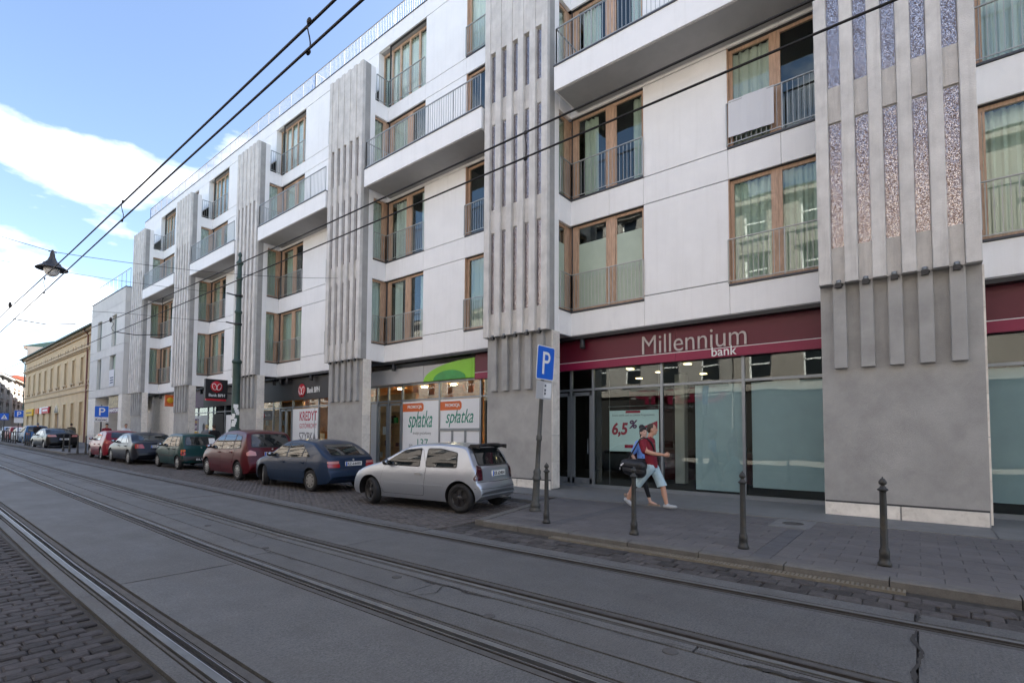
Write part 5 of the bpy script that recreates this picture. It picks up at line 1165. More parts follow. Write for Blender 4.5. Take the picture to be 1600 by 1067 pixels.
# ------------------------------------------------------------------ cars (local frame: +Y is the nose, -X the side next to the tram track)
def crom(pts, n=8):
    out = []; P = [pts[0]] + list(pts) + [pts[-1]]
    for i in range(1, len(P) - 2):
        p0, p1, p2, p3 = P[i - 1:i + 3]
        for k in range(n):
            t = k / n; f = lambda a, b, c, d: .5 * (2 * b + (c - a) * t + (2 * a - 5 * b + 4 * c - d) * t * t + (3 * b - a - 3 * c + d) * t ** 3)
            out.append((f(*(q[0] for q in (p0, p1, p2, p3))), f(*(q[1] for q in (p0, p1, p2, p3)))))
    return out + [pts[-1]]
def lin(x, pts):
    if x <= pts[0][0]: return pts[0][1]
    for (a, b), (c, d) in zip(pts, pts[1:]):
        if x <= c: t = (x - a) / (c - a); t = t * t * (3 - 2 * t) * .35 + t * .65; return b + (d - b) * t
    return pts[-1][1]
class Car:
    def __init__(s, spec): s.k = spec; s.body()
    def body(s):
        k = s.k; L, W, H = k['L'], k['W'] / 2, k['H']; top = crom(k['top'], 6)
        tt = [top[0]]
        for p in top[1:]:
            if p[0] > tt[-1][0] + .004: tt.append(p)
        # densify long spans
        st = [tt[0]]
        for p in tt[1:]:
            q = st[-1]; n = max(1, int((p[0] - q[0]) / .09))
            for i in range(1, n + 1): st.append((q[0] + (p[0] - q[0]) * i / n, q[1] + (p[1] - q[1]) * i / n))
        bot = k.get('bot', [(0, .34), (.12, .24), (.5, .20), (L - .5, .19), (L - .1, .22), (L, .32)]); belt = k['belt']
        V = []; NS = 9; NU = 6; NC = 5; NR = 5
        for y, Z in st:
            e0 = min(1, max(0, y / .42)); e1 = min(1, max(0, (L - y) / .62))
            w = W * (1 - .17 * (1 - e0) ** 2.2 - .20 * (1 - e1) ** 2.2)
            B = lin(y, bot); r = .085; Zb = min(lin(y, belt), Z - r - .035); Zb = max(Zb, B + .05)
            half = []; bn = lin(y, belt); zt = Z - r; tum = k.get('tum', .36)
            def lat(z):
                if z <= bn: return w * (.945 + .055 * (1 - abs(2 * max(0, (z - .2) / (bn - .2)) - 1.02) ** 2.4))
                q = min(1, (z - bn) / .5); return w * .945 - tum * (z - bn) * (.55 + .45 * q)
            for j in range(NS + 1): z = B + (Zb - B) * j / NS; half.append((lat(z), z))
            for j in range(1, NU + 1): z = Zb + (zt - Zb) * j / NU; half.append((lat(z), z))
            ye = half[-1][0]; rw = min(.13, ye * .4)
            for j in range(1, NC + 1):
                a = math.pi / 2 * j / NC; half.append((ye - rw * (1 - math.cos(a)), zt + r * .72 * math.sin(a)))
            xe, zc = half[-1]
            for j in range(1, NR + 1): t = j / NR; half.append((xe * (1 - t), zc + r * .28 * (1 - (1 - t) ** 2)))
            bow = k.get('bow', .13)
            f0, f1 = (1 - min(1, y / .9)), (1 - min(1, (L - y) / 1.1))
            sec = []
            for x, z in half:
                dy = bow * (x / W) ** 2 * f0 - 1.6 * bow * (x / W) ** 2 * f1
                sec.append((x, y + dy, z))
            V.append(sec)
        n = len(V[0]); verts = []; rows = []
        for sec in V:
            row = [(-x, y, z) for x, y, z in sec] + [(x, y, z) for x, y, z in reversed(sec[:-1])]
            rows.append(list(range(len(verts), len(verts) + len(row)))); verts += row
        F = []; m_ = len(rows[0])
        for a, b in zip(rows, rows[1:]):
            for i in range(m_ - 1): F.append((a[i], a[i + 1], b[i + 1], b[i]))
            F.append((a[m_ - 1], a[0], b[0], b[m_ - 1]))
        F.append(tuple(reversed(rows[0]))); F.append(tuple(rows[-1]))
        bm = bmesh.new(); bv = [bm.verts.new(v) for v in verts]
        for f in F: bm.faces.new([bv[i] for i in f])
        bmesh.ops.recalc_face_normals(bm, faces=bm.faces)
        me = bpy.data.meshes.new('body'); bm.to_mesh(me); 
        s.bvh = BVHTree.FromBMesh(bm); bm.free()
        # wheel arches
        o = bpy.data.objects.new('cut', me); cuts = []
        ra = k['rw'] + .055
        for yw in k['axles']:
            for sx in (-1, 1):
                mb = MB(); mb.lathe([(ra, W - .27), (ra, W + .1)], 36, (0, 0, 0), 'x', smooth=False); c = bpy.data.objects.new('c', mb.mesh('c', [])); 
                if sx < 0: c.scale = (-1, 1, 1)
                c.location = (0, yw, k['rw'] + .005); cuts.append(c)
                md = o.modifiers.new('b', 'BOOLEAN'); md.object = c; md.operation = 'DIFFERENCE'; md.solver = 'EXACT'
        for c in cuts: TMP.collection.objects.link(c)
        s.mesh = evaluated(o)
        for c in cuts: bpy.data.objects.remove(c)
        bpy.data.objects.remove(o)
        M_list = [k['paint'], 'car_dark']
        s.mesh.materials.clear()
        for m_ in M_list: s.mesh.materials.append(M_[m_])
        for p in s.mesh.polygons:
            c = p.center; dark = c.z < k.get('dark_z', .16)
            for yw in k['axles']:
                d = math.hypot(c.y - yw, c.z - k['rw'] - .005)
                if d < ra + .004 and (abs(c.x) < W - .2 or abs(p.normal.x) < .5): dark = True
            p.material_index = 1 if dark else 0
        s.mesh.polygons.foreach_set('use_smooth', [True] * len(s.mesh.polygons)); s.mesh.set_sharp_from_angle(angle=R(38)); s.mesh.update()
    def decal(s, pts, side, off=.005, mats='car_glass', thick=.012, step=.07):
        """polygon projected on the body: side 'L','R' (y,z), 'rear','front' (x,z)"""
        bm = bmesh.new()
        f = bm.faces.new([bm.verts.new((a, b, 0)) for a, b in pts]); xs = [p[0] for p in pts]; zs = [p[1] for p in pts]
        for ax, lo, hi in ((0, min(xs), max(xs)), (1, min(zs), max(zs))):
            n = int((hi - lo) / step)
            for i in range(1, n + 1):
                t = lo + (hi - lo) * i / (n + 1); no = (1, 0, 0) if ax == 0 else (0, 1, 0); co = (t, 0, 0) if ax == 0 else (0, t, 0)
                bmesh.ops.bisect_plane(bm, geom=bm.verts[:] + bm.edges[:] + bm.faces[:], plane_co=co, plane_no=no)
        D = {'L': Vector((1, 0, 0)), 'R': Vector((-1, 0, 0)), 'rear': Vector((0, 1, 0)), 'front': Vector((0, -1, 0)), 'top': Vector((0, 0, -1))}[side]
        for v in bm.verts:
            a, b = v.co.x, v.co.y
            o = Vector((-D.x * 3, a, b)) if side in 'LR' else (Vector((a, 2 - D.y * 6, b)) if side != 'top' else Vector((a, b, 4)))
            hit, nrm, _, _ = s.bvh.ray_cast(o, D)
            if hit is None: hit = s.bvh.find_nearest(o + D * (3 if side in 'LR' else 5))[0]; nrm = -D
            v.co = hit + nrm * off
        bmesh.ops.triangulate(bm, faces=[f for f in bm.faces if len(f.verts) > 4])
        # rim going into the body gives the piece its thickness
        be = [e for e in bm.edges if len(e.link_faces) == 1]
        r = bmesh.ops.extrude_edge_only(bm, edges=be)
        for v in r['geom']:
            if isinstance(v, bmesh.types.BMVert): v.co += D * thick
        bmesh.ops.recalc_face_normals(bm, faces=bm.faces)
        c = Vector((0, 0, 0)); nn = Vector((0, 0, 0))
        for q in bm.faces: nn += q.normal * q.calc_area()
        if nn.dot(D) > 0: bmesh.ops.reverse_faces(bm, faces=bm.faces)
        me = bpy.data.meshes.new('decal'); bm.to_mesh(me); bm.free(); me.materials.append(M_[mats])
        me.polygons.foreach_set('use_smooth', [True] * len(me.polygons)); me.set_sharp_from_angle(angle=R(40)); return me
def rounded(pts, r=.03, n=3):
    out = []; N = len(pts)
    for i in range(N):
        p, a, b = Vector(pts[i]), Vector(pts[i - 1]), Vector(pts[(i + 1) % N]); da, db = (a - p), (b - p); rr = min(r, da.length * .4, db.length * .4)
        s_, e = p + da.normalized() * rr, p + db.normalized() * rr
        for k in range(n + 1): t = k / n; q = (1 - t) ** 2 * s_ + 2 * t * (1 - t) * p + t * t * e; out.append((q.x, q.y))
    return out
def grow(pts, d):
    cx = sum(p[0] for p in pts) / len(pts); cz = sum(p[1] for p in pts) / len(pts); out = []
    hx = max(p[0] for p in pts) - min(p[0] for p in pts); hz = max(p[1] for p in pts) - min(p[1] for p in pts)
    return [(cx + (x - cx) * (1 + 2 * d / hx), cz + (z - cz) * (1 + 2 * d / hz)) for x, z in pts]
CARS = {}
def car(kind, paint, x, y, rz, label, steer=0.0, plate=None, cat='car', detail=True, group=None, flat=False):
    sp = dict(SPEC[kind]); sp['paint'] = paint; C = Car(sp); L, W = sp['L'], sp['W'] / 2; mid = L / 2
    root = tag(empty('parked_car', (x, y, G(y) + ROAD + (.0 if not flat else .0))), label, cat, group or 'cars parked along the street')
    def add(me, name, par=root):
        o = bpy.data.objects.new(name, me); COL.objects.link(o); o.parent = par; return o
    add(C.mesh, 'body')
    def dec(pts, side, off, m, name, par=root, rd=.03, th=.012): return add(C.decal(rounded(pts, rd), side, off, m, th), name, par)
    for side in 'LR':
        for q, dpts in enumerate(sp['doors']):
            sm_ = dec(grow(dpts, .007), side, .0012, 'car_dark', 'door_gap', rd=.05)
            d = dec(dpts, side, .004, paint, 'door', rd=.05)
            if detail:
                mb = MB(); hy, hz_ = sp['handles'][q]; hit = C.bvh.ray_cast(Vector((-3 if side == 'L' else 3, hy, hz_)), Vector((1 if side == 'L' else -1, 0, 0)))[0]
                if hit: sx = -1 if side == 'L' else 1; mb.box(hit.x - .005, hit.x + sx * .035, hy - .085, hy + .085, hz_ - .02, hz_ + .02); o = mb.build('door_handle', sp.get('handle_m', paint)); o.parent = d
        for wp in sp['windows']:
            rub = dec(grow(wp, .022), side, .0055, 'black_plastic', 'window_frame', rd=.05); dec(wp, side, .009, 'car_glass', 'side_window', rd=.04)
        for mp in sp.get('mould', []): dec(mp, side, .014, sp.get('mould_m', paint), 'side_moulding', rd=.01)
    rw_ = sp['rear_win']; dec(grow(rw_, .025), 'rear', .004, 'black_plastic', 'rear_window_seal', rd=.06); dec(rw_, 'rear', .008, 'car_glass', 'rear_window', rd=.06)
    ws = sp['windscreen']; dec(ws, 'front', .006, 'car_glass', 'windscreen', rd=.06)
    for pts, m in sp['lights']:
        for sx in (1, -1): dec([(sx * a, b) for a, b in pts], 'rear', .012, m, 'tail_light', rd=.03)
    for pts in sp['heads']:
        for sx in (1, -1): dec([(sx * a, b) for a, b in pts], 'front', .008, 'lamp_clear', 'headlight', rd=.03)
    for pts in sp.get('rear_lines', []): dec(pts, 'rear', .003, 'car_dark', 'bumper_gap', rd=.003)
    for pts, m, nm in sp.get('rear_extra', []): dec(pts, 'rear', .008, m, nm, rd=.02)
    pz = sp['plate_z']; hit = C.bvh.ray_cast(Vector((0, -3, pz)), Vector((0, 1, 0)))[0]; yb = hit.y if hit else .02
    mb = MB(); mb.cbox(-.26, .26, yb - .022, yb + .02, pz - .056, pz + .056, .006); pl = mb.build('number_plate', 'black_plastic' if kind == 'small' else 'plate'); pl.parent = root
    mb = MB(); mb.box(-.258, -.222, yb - .0235, yb - .02, pz - .054, pz + .054); o = mb.build('plate_band', 'black_plastic' if kind == 'small' else 'sign_blue'); o.parent = pl
    if plate: o = lettering(plate, .42, .074, MY(-.205, yb - .0222, pz - .037), .003, bold=.012).build('lettering', 'plate' if kind == 'small' else 'plate_text'); o.parent = pl
    if detail:
        mb = MB(); mb.lathe([(.028, 0), (.03, .004), (.012, .006), (.012, .010), (0, .010)], 16); bz = sp.get('badge_z', pz + .13); h2 = C.bvh.ray_cast(Vector((0, -3, bz)), Vector((0, 1, 0)))[0]
        if h2: o = mb.xf(MY(0, h2.y, bz)).build('badge', 'alloy'); o.parent = root
        mb = MB(); mb.tube([(W * .45, .3, .24), (W * .45, -.02, .235)], .025, 10); o = mb.build('exhaust', 'alloy'); o.parent = root
    # mirrors
    for sx in (-1, 1):
        my, mz = sp['mirror']; hit = C.bvh.ray_cast(Vector((sx * 3, my, mz)), Vector((-sx, 0, 0)))[0]; hx = hit.x if hit else sx * W
        mb = MB(); mb.ball((hx + sx * .11, my, mz + .035), (.095, .06, .07), 14, 8); mb.tube([(hx - sx * .03, my, mz - .02), (hx + sx * .08, my, mz + .01)], .028, 6); o = mb.build('wing_mirror', sp.get('mirror_m', paint)); o.parent = root
        g_ = MB(); g_.ball((hx + sx * .11, my - .045, mz + .035), (.075, .022, .052), 12, 6); o2 = g_.build('mirror_glass', 'mirror'); o2.parent = o
    # wheels
    rw = sp['rw']; tw = sp.get('tw', .185)
    for q, yw in enumerate(sp['axles']):
        for sx in (-1, 1):
            xo = W - .015 - (0 if q == 0 else .01)
            mb = MB(); ri = rw * .66
            mb.lathe([(ri - .02, -tw), (ri, -tw + .005), (rw - .035, -tw), (rw - .008, -tw + .02), (rw, -tw + .045), (rw, -.045), (rw - .008, -.02), (rw - .035, 0), (ri + .01, -.004), (ri, -.018), (ri - .01, -.05)], 36, (0, 0, 0), 'x')
            wh = mb.build('wheel', 'rubber'); wh.parent = root; wh.location = (sx * xo, yw, rw); wh.rotation_euler = (0, 0, (math.pi if sx < 0 else 0) + (steer if q == 1 else 0))
            mb = MB(); rm = sp['rim']
            if rm == 'spoke':
                mb.lathe([(ri, -.10), (ri * .97, -.10), (.0, -.10)], 30, (0, 0, 0), 'x', mi=1); mb.lathe([(ri, -.10), (ri, -.012), (ri * .93, -.012), (ri * .90, -.06)], 30, (0, 0, 0), 'x')
                for j in range(5):
                    a = 2 * math.pi * j / 5 + .3; c, s_ = math.cos(a), math.sin(a)
                    pts = [(.03, -.035), (ri * .95, -.05), (ri * .95, .05), (.03, .035)]; n = len(mb.v)
                    for dx in (-.045, -.018): mb.v += [(dx - .012 * (u > .1), u * c - v * s_, u * s_ + v * c) for u, v in pts]
                    for f in ((0, 1, 5, 4), (1, 2, 6, 5), (2, 3, 7, 6), (3, 0, 4, 7), (4, 5, 6, 7)): mb.f.append(tuple(n + i for i in f)); mb.mi.append(0); mb.sm.append(0)
                mb.lathe([(.07, -.05), (.06, -.012), (0, -.010)], 16, (0, 0, 0), 'x')
            else:
                mb.lathe([(ri, -.05), (ri * .99, -.010), (ri * .90, -.016), (ri * .55, -.012), (ri * .40, .0), (ri * .28, .002), (0, .002)], 30, (0, 0, 0), 'x')
                for j in range(sp.get('holes', 9)):
                    a = 2 * math.pi * j / sp.get('holes', 9); c, s_ = math.cos(a), math.sin(a); pts = [(ri * .62, -.02), (ri * .84, -.028), (ri * .84, .028), (ri * .62, .02)]
                    mb.poly([(-.0105, u * c - v * s_, u * s_ + v * c) for u, v in pts], 1)
            o = mb.build('rim', [sp['rim_m'], 'car_dark']); o.parent = wh
    for fn in sp.get('extra', []): fn(C, root, paint)
    root.rotation_euler = (0, 0, rz)
    # pitch with the slope of the street
    if y > 6: root.rotation_euler = (math.atan(.0125), 0, rz)
    # root sits under the middle of the rear bumper: shift so that (x, y) is the rear left wheel
    c, s_ = math.cos(rz), math.sin(rz); lx, ly = -W + .1, sp['axles'][0]; root.location.x = x - (lx * c - ly * s_); root.location.y = y - (lx * s_ + ly * c); root.location.z = G(root.location.y) + ROAD
    return root
def spoiler(C, root, paint):
    mb = MB(); n = 18; P = []
    for i in range(n + 1):
        x = -.57 + 1.14 * i / n; e = abs(x) / .57; P.append((x, (.26 + .06 * e ** 2), 1.418 - .045 * e ** 3, .36 + .08 * e ** 2))
    prof = lambda p: [(p[0], p[1], p[2] - .026), (p[0], p[3] + .06, p[2] - .075), (p[0], p[3] + .09, p[2] - .018), (p[0], p[1] + .03, p[2] + .010)]
    for p, q in zip(P, P[1:]):
        A, B = prof(p), prof(q)
        for i in range(4): j = (i + 1) % 4; mb.quad(A[i], A[j], B[j], B[i])
    for p in (P[0], P[-1]):
        sx = -1 if p[0] < 0 else 1; mb.poly(prof(p)); mb.prism([(.24, 1.31), (.50, 1.36), (.46, 1.40), (.24, 1.40)], 'x', p[0], p[0] - sx * .035)
    o = mb.build('spoiler', 'black_plastic'); o.parent = root
def wiper(z, x0=-.05, x1=.4):
    def f(C, root, paint):
        pts = []
        for t in range(6):
            x = x0 + (x1 - x0) * t / 5; h = C.bvh.ray_cast(Vector((x, -3, z + .02 * math.sin(t))), Vector((0, 1, 0)))[0]
            if h: pts.append(h + Vector((0, -.025, 0)))
        if len(pts) > 1: mb = MB(); mb.tube(pts, .009, 5); o = mb.build('rear_wiper', 'black_plastic'); o.parent = root
    return f
def aerial(y, z):
    def f(C, root, paint): mb = MB(); mb.tube([(0, y, z - .02), (0, y - .12, z + .28)], [.008, .003], 5); o = mb.build('aerial', 'black_plastic'); o.parent = root
    return f
def paper(x, z):
    def f(C, root, paint): me = C.decal([(x - .12, z - .11), (x + .12, z - .11), (x + .12, z + .11), (x - .12, z + .11)], 'rear', .012, 'sign_white'); o = bpy.data.objects.new('paper', me); COL.objects.link(o); o.parent = root
    return f
def mudflap(C, root, paint):
    for sx in (-1, 1): mb = MB(); mb.box(sx * .62, sx * .80, 2.86, 2.88, .10, .36); o = mb.build('mudflap', 'black_plastic'); o.parent = root
SPEC = {
 'hatch': dict(L=3.81, W=1.66, H=1.42, rw=.298, tw=.20, axles=(.56, 3.03), rim='spoke', rim_m='black_alloy', plate_z=.80, badge_z=.93, tum=.40, bow=.14,
    top=[(0, .46), (.012, .56), (.05, .63), (.085, .68), (.13, .90), (.19, .99), (.34, 1.22), (.48, 1.355), (.70, 1.40), (1.25, 1.425), (1.8, 1.395), (2.15, 1.30), (2.55, 1.10), (2.80, .985), (3.05, .93), (3.4, .84), (3.62, .74), (3.76, .60), (3.80, .48), (3.81, .40)],
    belt=[(0, .80), (.2, .93), (.6, .93), (2.8, .86), (3.81, .7)], doors=[[(1.48, .29), (2.62, .29), (2.70, .55), (2.62, .86), (2.10, 1.24), (1.62, 1.27), (1.44, .90)]], handles=[(1.62, .745)], handle_m='alloy',
    windows=[[(1.62, .91), (2.66, .91), (2.10, 1.225), (1.66, 1.27)], [(.66, .93), (1.44, .915), (1.47, 1.275), (1.15, 1.28), (.70, 1.21)]], mould=[[(.98, .50), (1.46, .49), (1.46, .525), (.98, .535)], [(1.49, .49), (2.58, .475), (2.58, .53), (1.49, .535)]],
    rear_win=[(-.58, .985), (.58, .985), (.53, 1.25), (.46, 1.30), (-.46, 1.30), (-.53, 1.25)], windscreen=[(-.62, 1.0), (.62, 1.0), (.50, 1.33), (-.50, 1.33)],
    lights=[([(.585, .665), (.762, .665), (.765, .72), (.65, .975), (.56, .945)], 'lamp_dark')], heads=[[(.38, .56), (.72, .60), (.70, .74), (.45, .70)]],
    rear_lines=[[(-.72, .632), (.72, .632), (.72, .640), (-.72, .640)], [(-.76, .50), (.76, .50), (.76, .507), (-.76, .507)], [(-.57, .66), (-.56, .66), (-.535, .95), (-.545, .95)], [(.57, .66), (.56, .66), (.535, .95), (.545, .95)]],
    mirror=(2.50, .93), mirror_m='black_plastic', extra=[spoiler]),
 'liftback': dict(L=4.12, W=1.69, H=1.39, rw=.292, axles=(.84, 3.305), rim='cap', rim_m='hub_grey', holes=8, plate_z=.76, badge_z=.865, tum=.38,
    top=[(0, .44), (.015, .56), (.05, .64), (.08, .80), (.11, .92), (.2, .98), (.55, 1.16), (.92, 1.315), (1.2, 1.37), (1.75, 1.395), (2.2, 1.36), (2.5, 1.25), (3.0, .985), (3.3, .92), (3.75, .82), (4.0, .70), (4.10, .55), (4.12, .42)],
    belt=[(0, .80), (.3, .90), (1.0, .90), (3.0, .84), (4.12, .7)], doors=[[(1.10, .34), (2.06, .28), (2.06, .88), (1.98, 1.25), (1.30, 1.22), (1.02, .88)], [(2.08, .28), (3.02, .28), (3.05, .6), (2.96, .86), (2.45, 1.22), (2.02, 1.26)]], handles=[(1.22, .76), (2.20, .745)],
    windows=[[(2.10, .90), (2.94, .89), (2.45, 1.20), (2.06, 1.255)], [(1.33, .91), (2.02, .90), (1.99, 1.26), (1.42, 1.235), (1.26, 1.15)], [(.92, .93), (1.26, .92), (1.21, 1.13)]], mould=[[(1.12, .50), (3.0, .48), (3.0, .525), (1.12, .545)]],
    rear_win=[(-.56, .99), (.56, .99), (.46, 1.245), (-.46, 1.245)], windscreen=[(-.62, 1.0), (.62, 1.0), (.50, 1.30), (-.50, 1.30)],
    lights=[([(.42, .66), (.74, .66), (.74, .76), (.42, .76)], 'lamp_red'), ([(.44, .765), (.74, .765), (.73, .83), (.44, .83)], 'lamp_pink')], heads=[[(.42, .58), (.74, .6), (.74, .72), (.42, .70)]],
    rear_lines=[[(-.74, .60), (.74, .60), (.74, .610), (-.74, .610)], [(-.72, .925), (.72, .925), (.72, .932), (-.72, .932)]], mirror=(2.80, .91), mirror_m='black_plastic', extra=[wiper(1.02), mudflap]),
 'mpv': dict(L=4.14, W=1.73, H=1.62, rw=.302, axles=(.70, 3.28), rim='cap', rim_m='alloy', holes=11, plate_z=.86, badge_z=1.0, tum=.30,
    top=[(0, .46), (.015, .58), (.05, .68), (.08, .84), (.12, 1.02), (.22, 1.25), (.36, 1.46), (.50, 1.555), (.9, 1.605), (1.5, 1.625), (2.1, 1.58), (2.5, 1.46), (2.9, 1.24), (3.2, 1.09), (3.5, .99), (3.85, .82), (4.05, .66), (4.13, .52), (4.14, .42)],
    belt=[(0, .9), (.3, 1.0), (2.8, .93), (4.14, .75)], doors=[[(1.08, .36), (2.0, .28), (2.0, .94), (1.95, 1.44), (1.12, 1.45), (.98, .98)], [(2.02, .28), (3.0, .28), (3.06, .6), (3.0, .95), (2.45, 1.40), (1.98, 1.45)]], handles=[(1.20, .88), (2.16, .86)],
    windows=[[(2.06, .97), (2.98, .97), (2.45, 1.37), (2.02, 1.45)], [(1.12, 1.0), (2.0, .98), (1.97, 1.455), (1.16, 1.455)], [(.58, 1.05), (1.06, 1.01), (1.08, 1.445), (.72, 1.40)]], mould=[[(1.1, .56), (3.0, .53), (3.0, .585), (1.1, .615)]],
    rear_win=[(-.62, 1.09), (.62, 1.09), (.55, 1.44), (.48, 1.48), (-.48, 1.48), (-.55, 1.44)], windscreen=[(-.64, 1.1), (.64, 1.1), (.54, 1.50), (-.54, 1.50)],
    lights=[([(.50, .80), (.77, .80), (.77, .90), (.68, .98), (.52, .92)], 'lamp_pink')], heads=[[(.42, .62), (.76, .66), (.74, .82), (.48, .76)]], rear_lines=[[(-.74, .64), (.74, .64), (.74, .648), (-.74, .648)]], mirror=(2.90, 1.0), mirror_m='wine', extra=[wiper(1.10, -.1, .45), aerial(.7, 1.6)]),
 'small': dict(L=3.24, W=1.49, H=1.435, rw=.262, tw=.155, axles=(.46, 2.66), rim='cap', rim_m='alloy', holes=7, plate_z=.40, badge_z=.86, tum=.26, bow=.07,
    top=[(0, .36), (.015, .46), (.04, .54), (.06, .72), (.075, .88), (.11, 1.0), (.20, 1.22), (.28, 1.36), (.40, 1.405), (.9, 1.435), (1.5, 1.42), (1.8, 1.34), (2.15, 1.12), (2.4, .97), (2.7, .91), (3.0, .83), (3.16, .70), (3.23, .52), (3.24, .40)],
    belt=[(0, .84), (.3, .90), (2.3, .86), (3.24, .7)], doors=[[(.72, .36), (1.28, .28), (1.28, .88), (1.26, 1.29), (.78, 1.29), (.64, .90)], [(1.30, .28), (2.20, .28), (2.26, .6), (2.22, .87), (1.80, 1.25), (1.28, 1.29)]], handles=[(.84, .80), (1.42, .80)], handle_m='black_plastic',
    windows=[[(1.34, .90), (2.18, .90), (1.80, 1.22), (1.32, 1.285)], [(.76, .92), (1.25, .91), (1.24, 1.29), (.84, 1.29)], [(.36, .95), (.68, .93), (.74, 1.285), (.48, 1.25)]], mould=[[(.8, .50), (2.3, .50), (2.3, .55), (.8, .55)]], mould_m='black_plastic',
    rear_win=[(-.56, .97), (.56, .97), (.50, 1.28), (-.50, 1.28)], windscreen=[(-.56, .98), (.56, .98), (.48, 1.33), (-.48, 1.33)],
    lights=[([(.56, .56), (.69, .56), (.69, .70), (.56, .70)], 'lamp_red'), ([(.56, .71), (.69, .71), (.68, .79), (.56, .79)], 'orange')], heads=[[(.36, .58), (.64, .6), (.64, .74), (.36, .74)]],
    rear_extra=[([(-.70, .33), (.70, .33), (.70, .52), (-.70, .52)], 'black_plastic', 'rear_bumper')], rear_lines=[[(-.54, .56), (.54, .56), (.54, .566), (-.54, .566)]], mirror=(2.05, .92), mirror_m='black_plastic', extra=[paper(.42, 1.12), aerial(1.5, 1.4)]),
 'saloon': dict(L=4.56, W=1.77, H=1.41, rw=.305, axles=(.98, 3.68), rim='cap', rim_m='alloy', holes=7, plate_z=.80, badge_z=.90, tum=.36,
    top=[(0, .44), (.015, .58), (.05, .66), (.08, .82), (.11, .95), (.18, 1.0), (.48, 1.03), (.75, 1.12), (1.15, 1.31), (1.45, 1.385), (1.95, 1.415), (2.4, 1.37), (2.7, 1.26), (3.25, 1.0), (3.6, .93), (4.1, .82), (4.4, .68), (4.54, .52), (4.56, .42)],
    belt=[(0, .86), (.4, .92), (1.0, .92), (3.2, .86), (4.56, .7)], doors=[[(1.25, .36), (2.22, .28), (2.22, .9), (2.15, 1.27), (1.5, 1.24), (1.12, .9)], [(2.24, .28), (3.24, .28), (3.28, .6), (3.18, .87), (2.65, 1.23), (2.18, 1.28)]], handles=[(1.36, .80), (2.38, .79)],
    windows=[[(2.26, .93), (3.16, .92), (2.65, 1.21), (2.22, 1.27)], [(1.42, .94), (2.18, .93), (2.15, 1.275), (1.62, 1.25)], [(1.02, .96), (1.34, .95), (1.50, 1.20)]],
    rear_win=[(-.56, 1.06), (.56, 1.06), (.48, 1.28), (-.48, 1.28)], windscreen=[(-.64, 1.02), (.64, 1.02), (.52, 1.32), (-.52, 1.32)],
    lights=[([(.48, .72), (.80, .72), (.80, .90), (.55, .90)], 'lamp_red')], heads=[[(.42, .58), (.78, .6), (.76, .74), (.46, .72)]], rear_lines=[[(-.78, .62), (.78, .62), (.78, .63), (-.78, .63)]], mirror=(3.02, .95), extra=[aerial(1.2, 1.33)]),
}
SPEC['red_hatch'] = dict(SPEC['liftback'], L=4.2, W=1.73, H=1.45, rw=.31, rim_m='alloy', axles=(.78, 3.34), plate_z=.62, badge_z=.93, extra=[wiper(1.1)], mirror=(2.85, .98), mirror_m='red',
    top=[(0, .46), (.015, .58), (.05, .66), (.08, .84), (.11, 1.0), (.18, 1.08), (.38, 1.24), (.62, 1.38), (1.0, 1.44), (1.7, 1.455), (2.2, 1.41), (2.5, 1.29), (3.05, 1.02), (3.4, .94), (3.85, .82), (4.08, .68), (4.18, .52), (4.2, .42)],
    lights=[([(.46, .84), (.80, .80), (.80, .93), (.50, .96)], 'lamp_red')], rear_win=[(-.54, 1.10), (.54, 1.10), (.46, 1.33), (-.46, 1.33)], windows=[[(2.10, .95), (2.96, .94), (2.45, 1.26), (2.06, 1.31)], [(1.30, .97), (2.02, .95), (1.99, 1.315), (1.42, 1.29), (1.2, 1.16)]])
SPEC['black_saloon'] = dict(SPEC['saloon'], L=4.76, W=1.82, H=1.46, axles=(1.02, 3.73), rim='spoke', rim_m='alloy', plate_z=.70, badge_z=.98,
    top=[(0, .46), (.015, .60), (.05, .70), (.08, .9), (.11, 1.03), (.16, 1.075), (.55, 1.085), (.8, 1.15), (1.25, 1.36), (1.6, 1.44), (2.1, 1.465), (2.6, 1.42), (2.9, 1.30), (3.45, 1.04), (3.8, .96), (4.3, .85), (4.6, .70), (4.74, .54), (4.76, .44)],
    belt=[(0, .9), (.4, .97), (1.0, .97), (3.3, .9), (4.76, .7)], rear_win=[(-.58, 1.12), (.58, 1.12), (.50, 1.34), (-.50, 1.34)], lights=[([(.40, .86), (.84, .86), (.84, .99), (.46, .99)], 'lamp_pink')])
car('hatch', 'silver', 7.55, 7.40, R(10), 'small silver three-door hatchback with black wheels and black roof spoiler', steer=R(-22), plate='KR 624RH')
car('liftback', 'navy', 7.38, 12.85, R(2.5), 'dark blue five-door hatchback parked ahead of the silver car', steer=R(-24), plate='RZ-64499')
car('mpv', 'wine', 7.32, 17.15, R(-1), 'dark wine red compact people carrier beside the green pole', plate='GS 4K07')
car('small', 'bottle', 7.50, 23.0, R(1), 'small dark green hatchback with a paper in its rear window', plate='BLV 6')
car('saloon', 'ink', 7.0, 27.4, R(0), 'dark navy saloon parked between the green and the red car', plate='KRA 2N07')
car('red_hatch', 'red', 7.02, 31.9, R(-2), 'red hatchback parked behind the small blue parking sign', plate='KR 5A47')
car('black_saloon', 'black_paint', 7.3, 48.0, R(4), 'black saloon standing on the pavement among the bollards', plate='KR 1P66', flat=True)
for kd, pt, x, y, l in (('mpv', 'far_blue', 7.9, 60.8, 'tiny blue car far down the street in front of the ochre house'), ('liftback', 'far_white', 8.2, 67.5, 'tiny white car far down the street'), ('red_hatch', 'far_red', 8.4, 73.5, 'tiny red car far down the street'), ('saloon', 'silver', 8.6, 80, 'tiny silver car farthest down the street')):
    car(kd, pt, x, y, 0, l, detail=False)
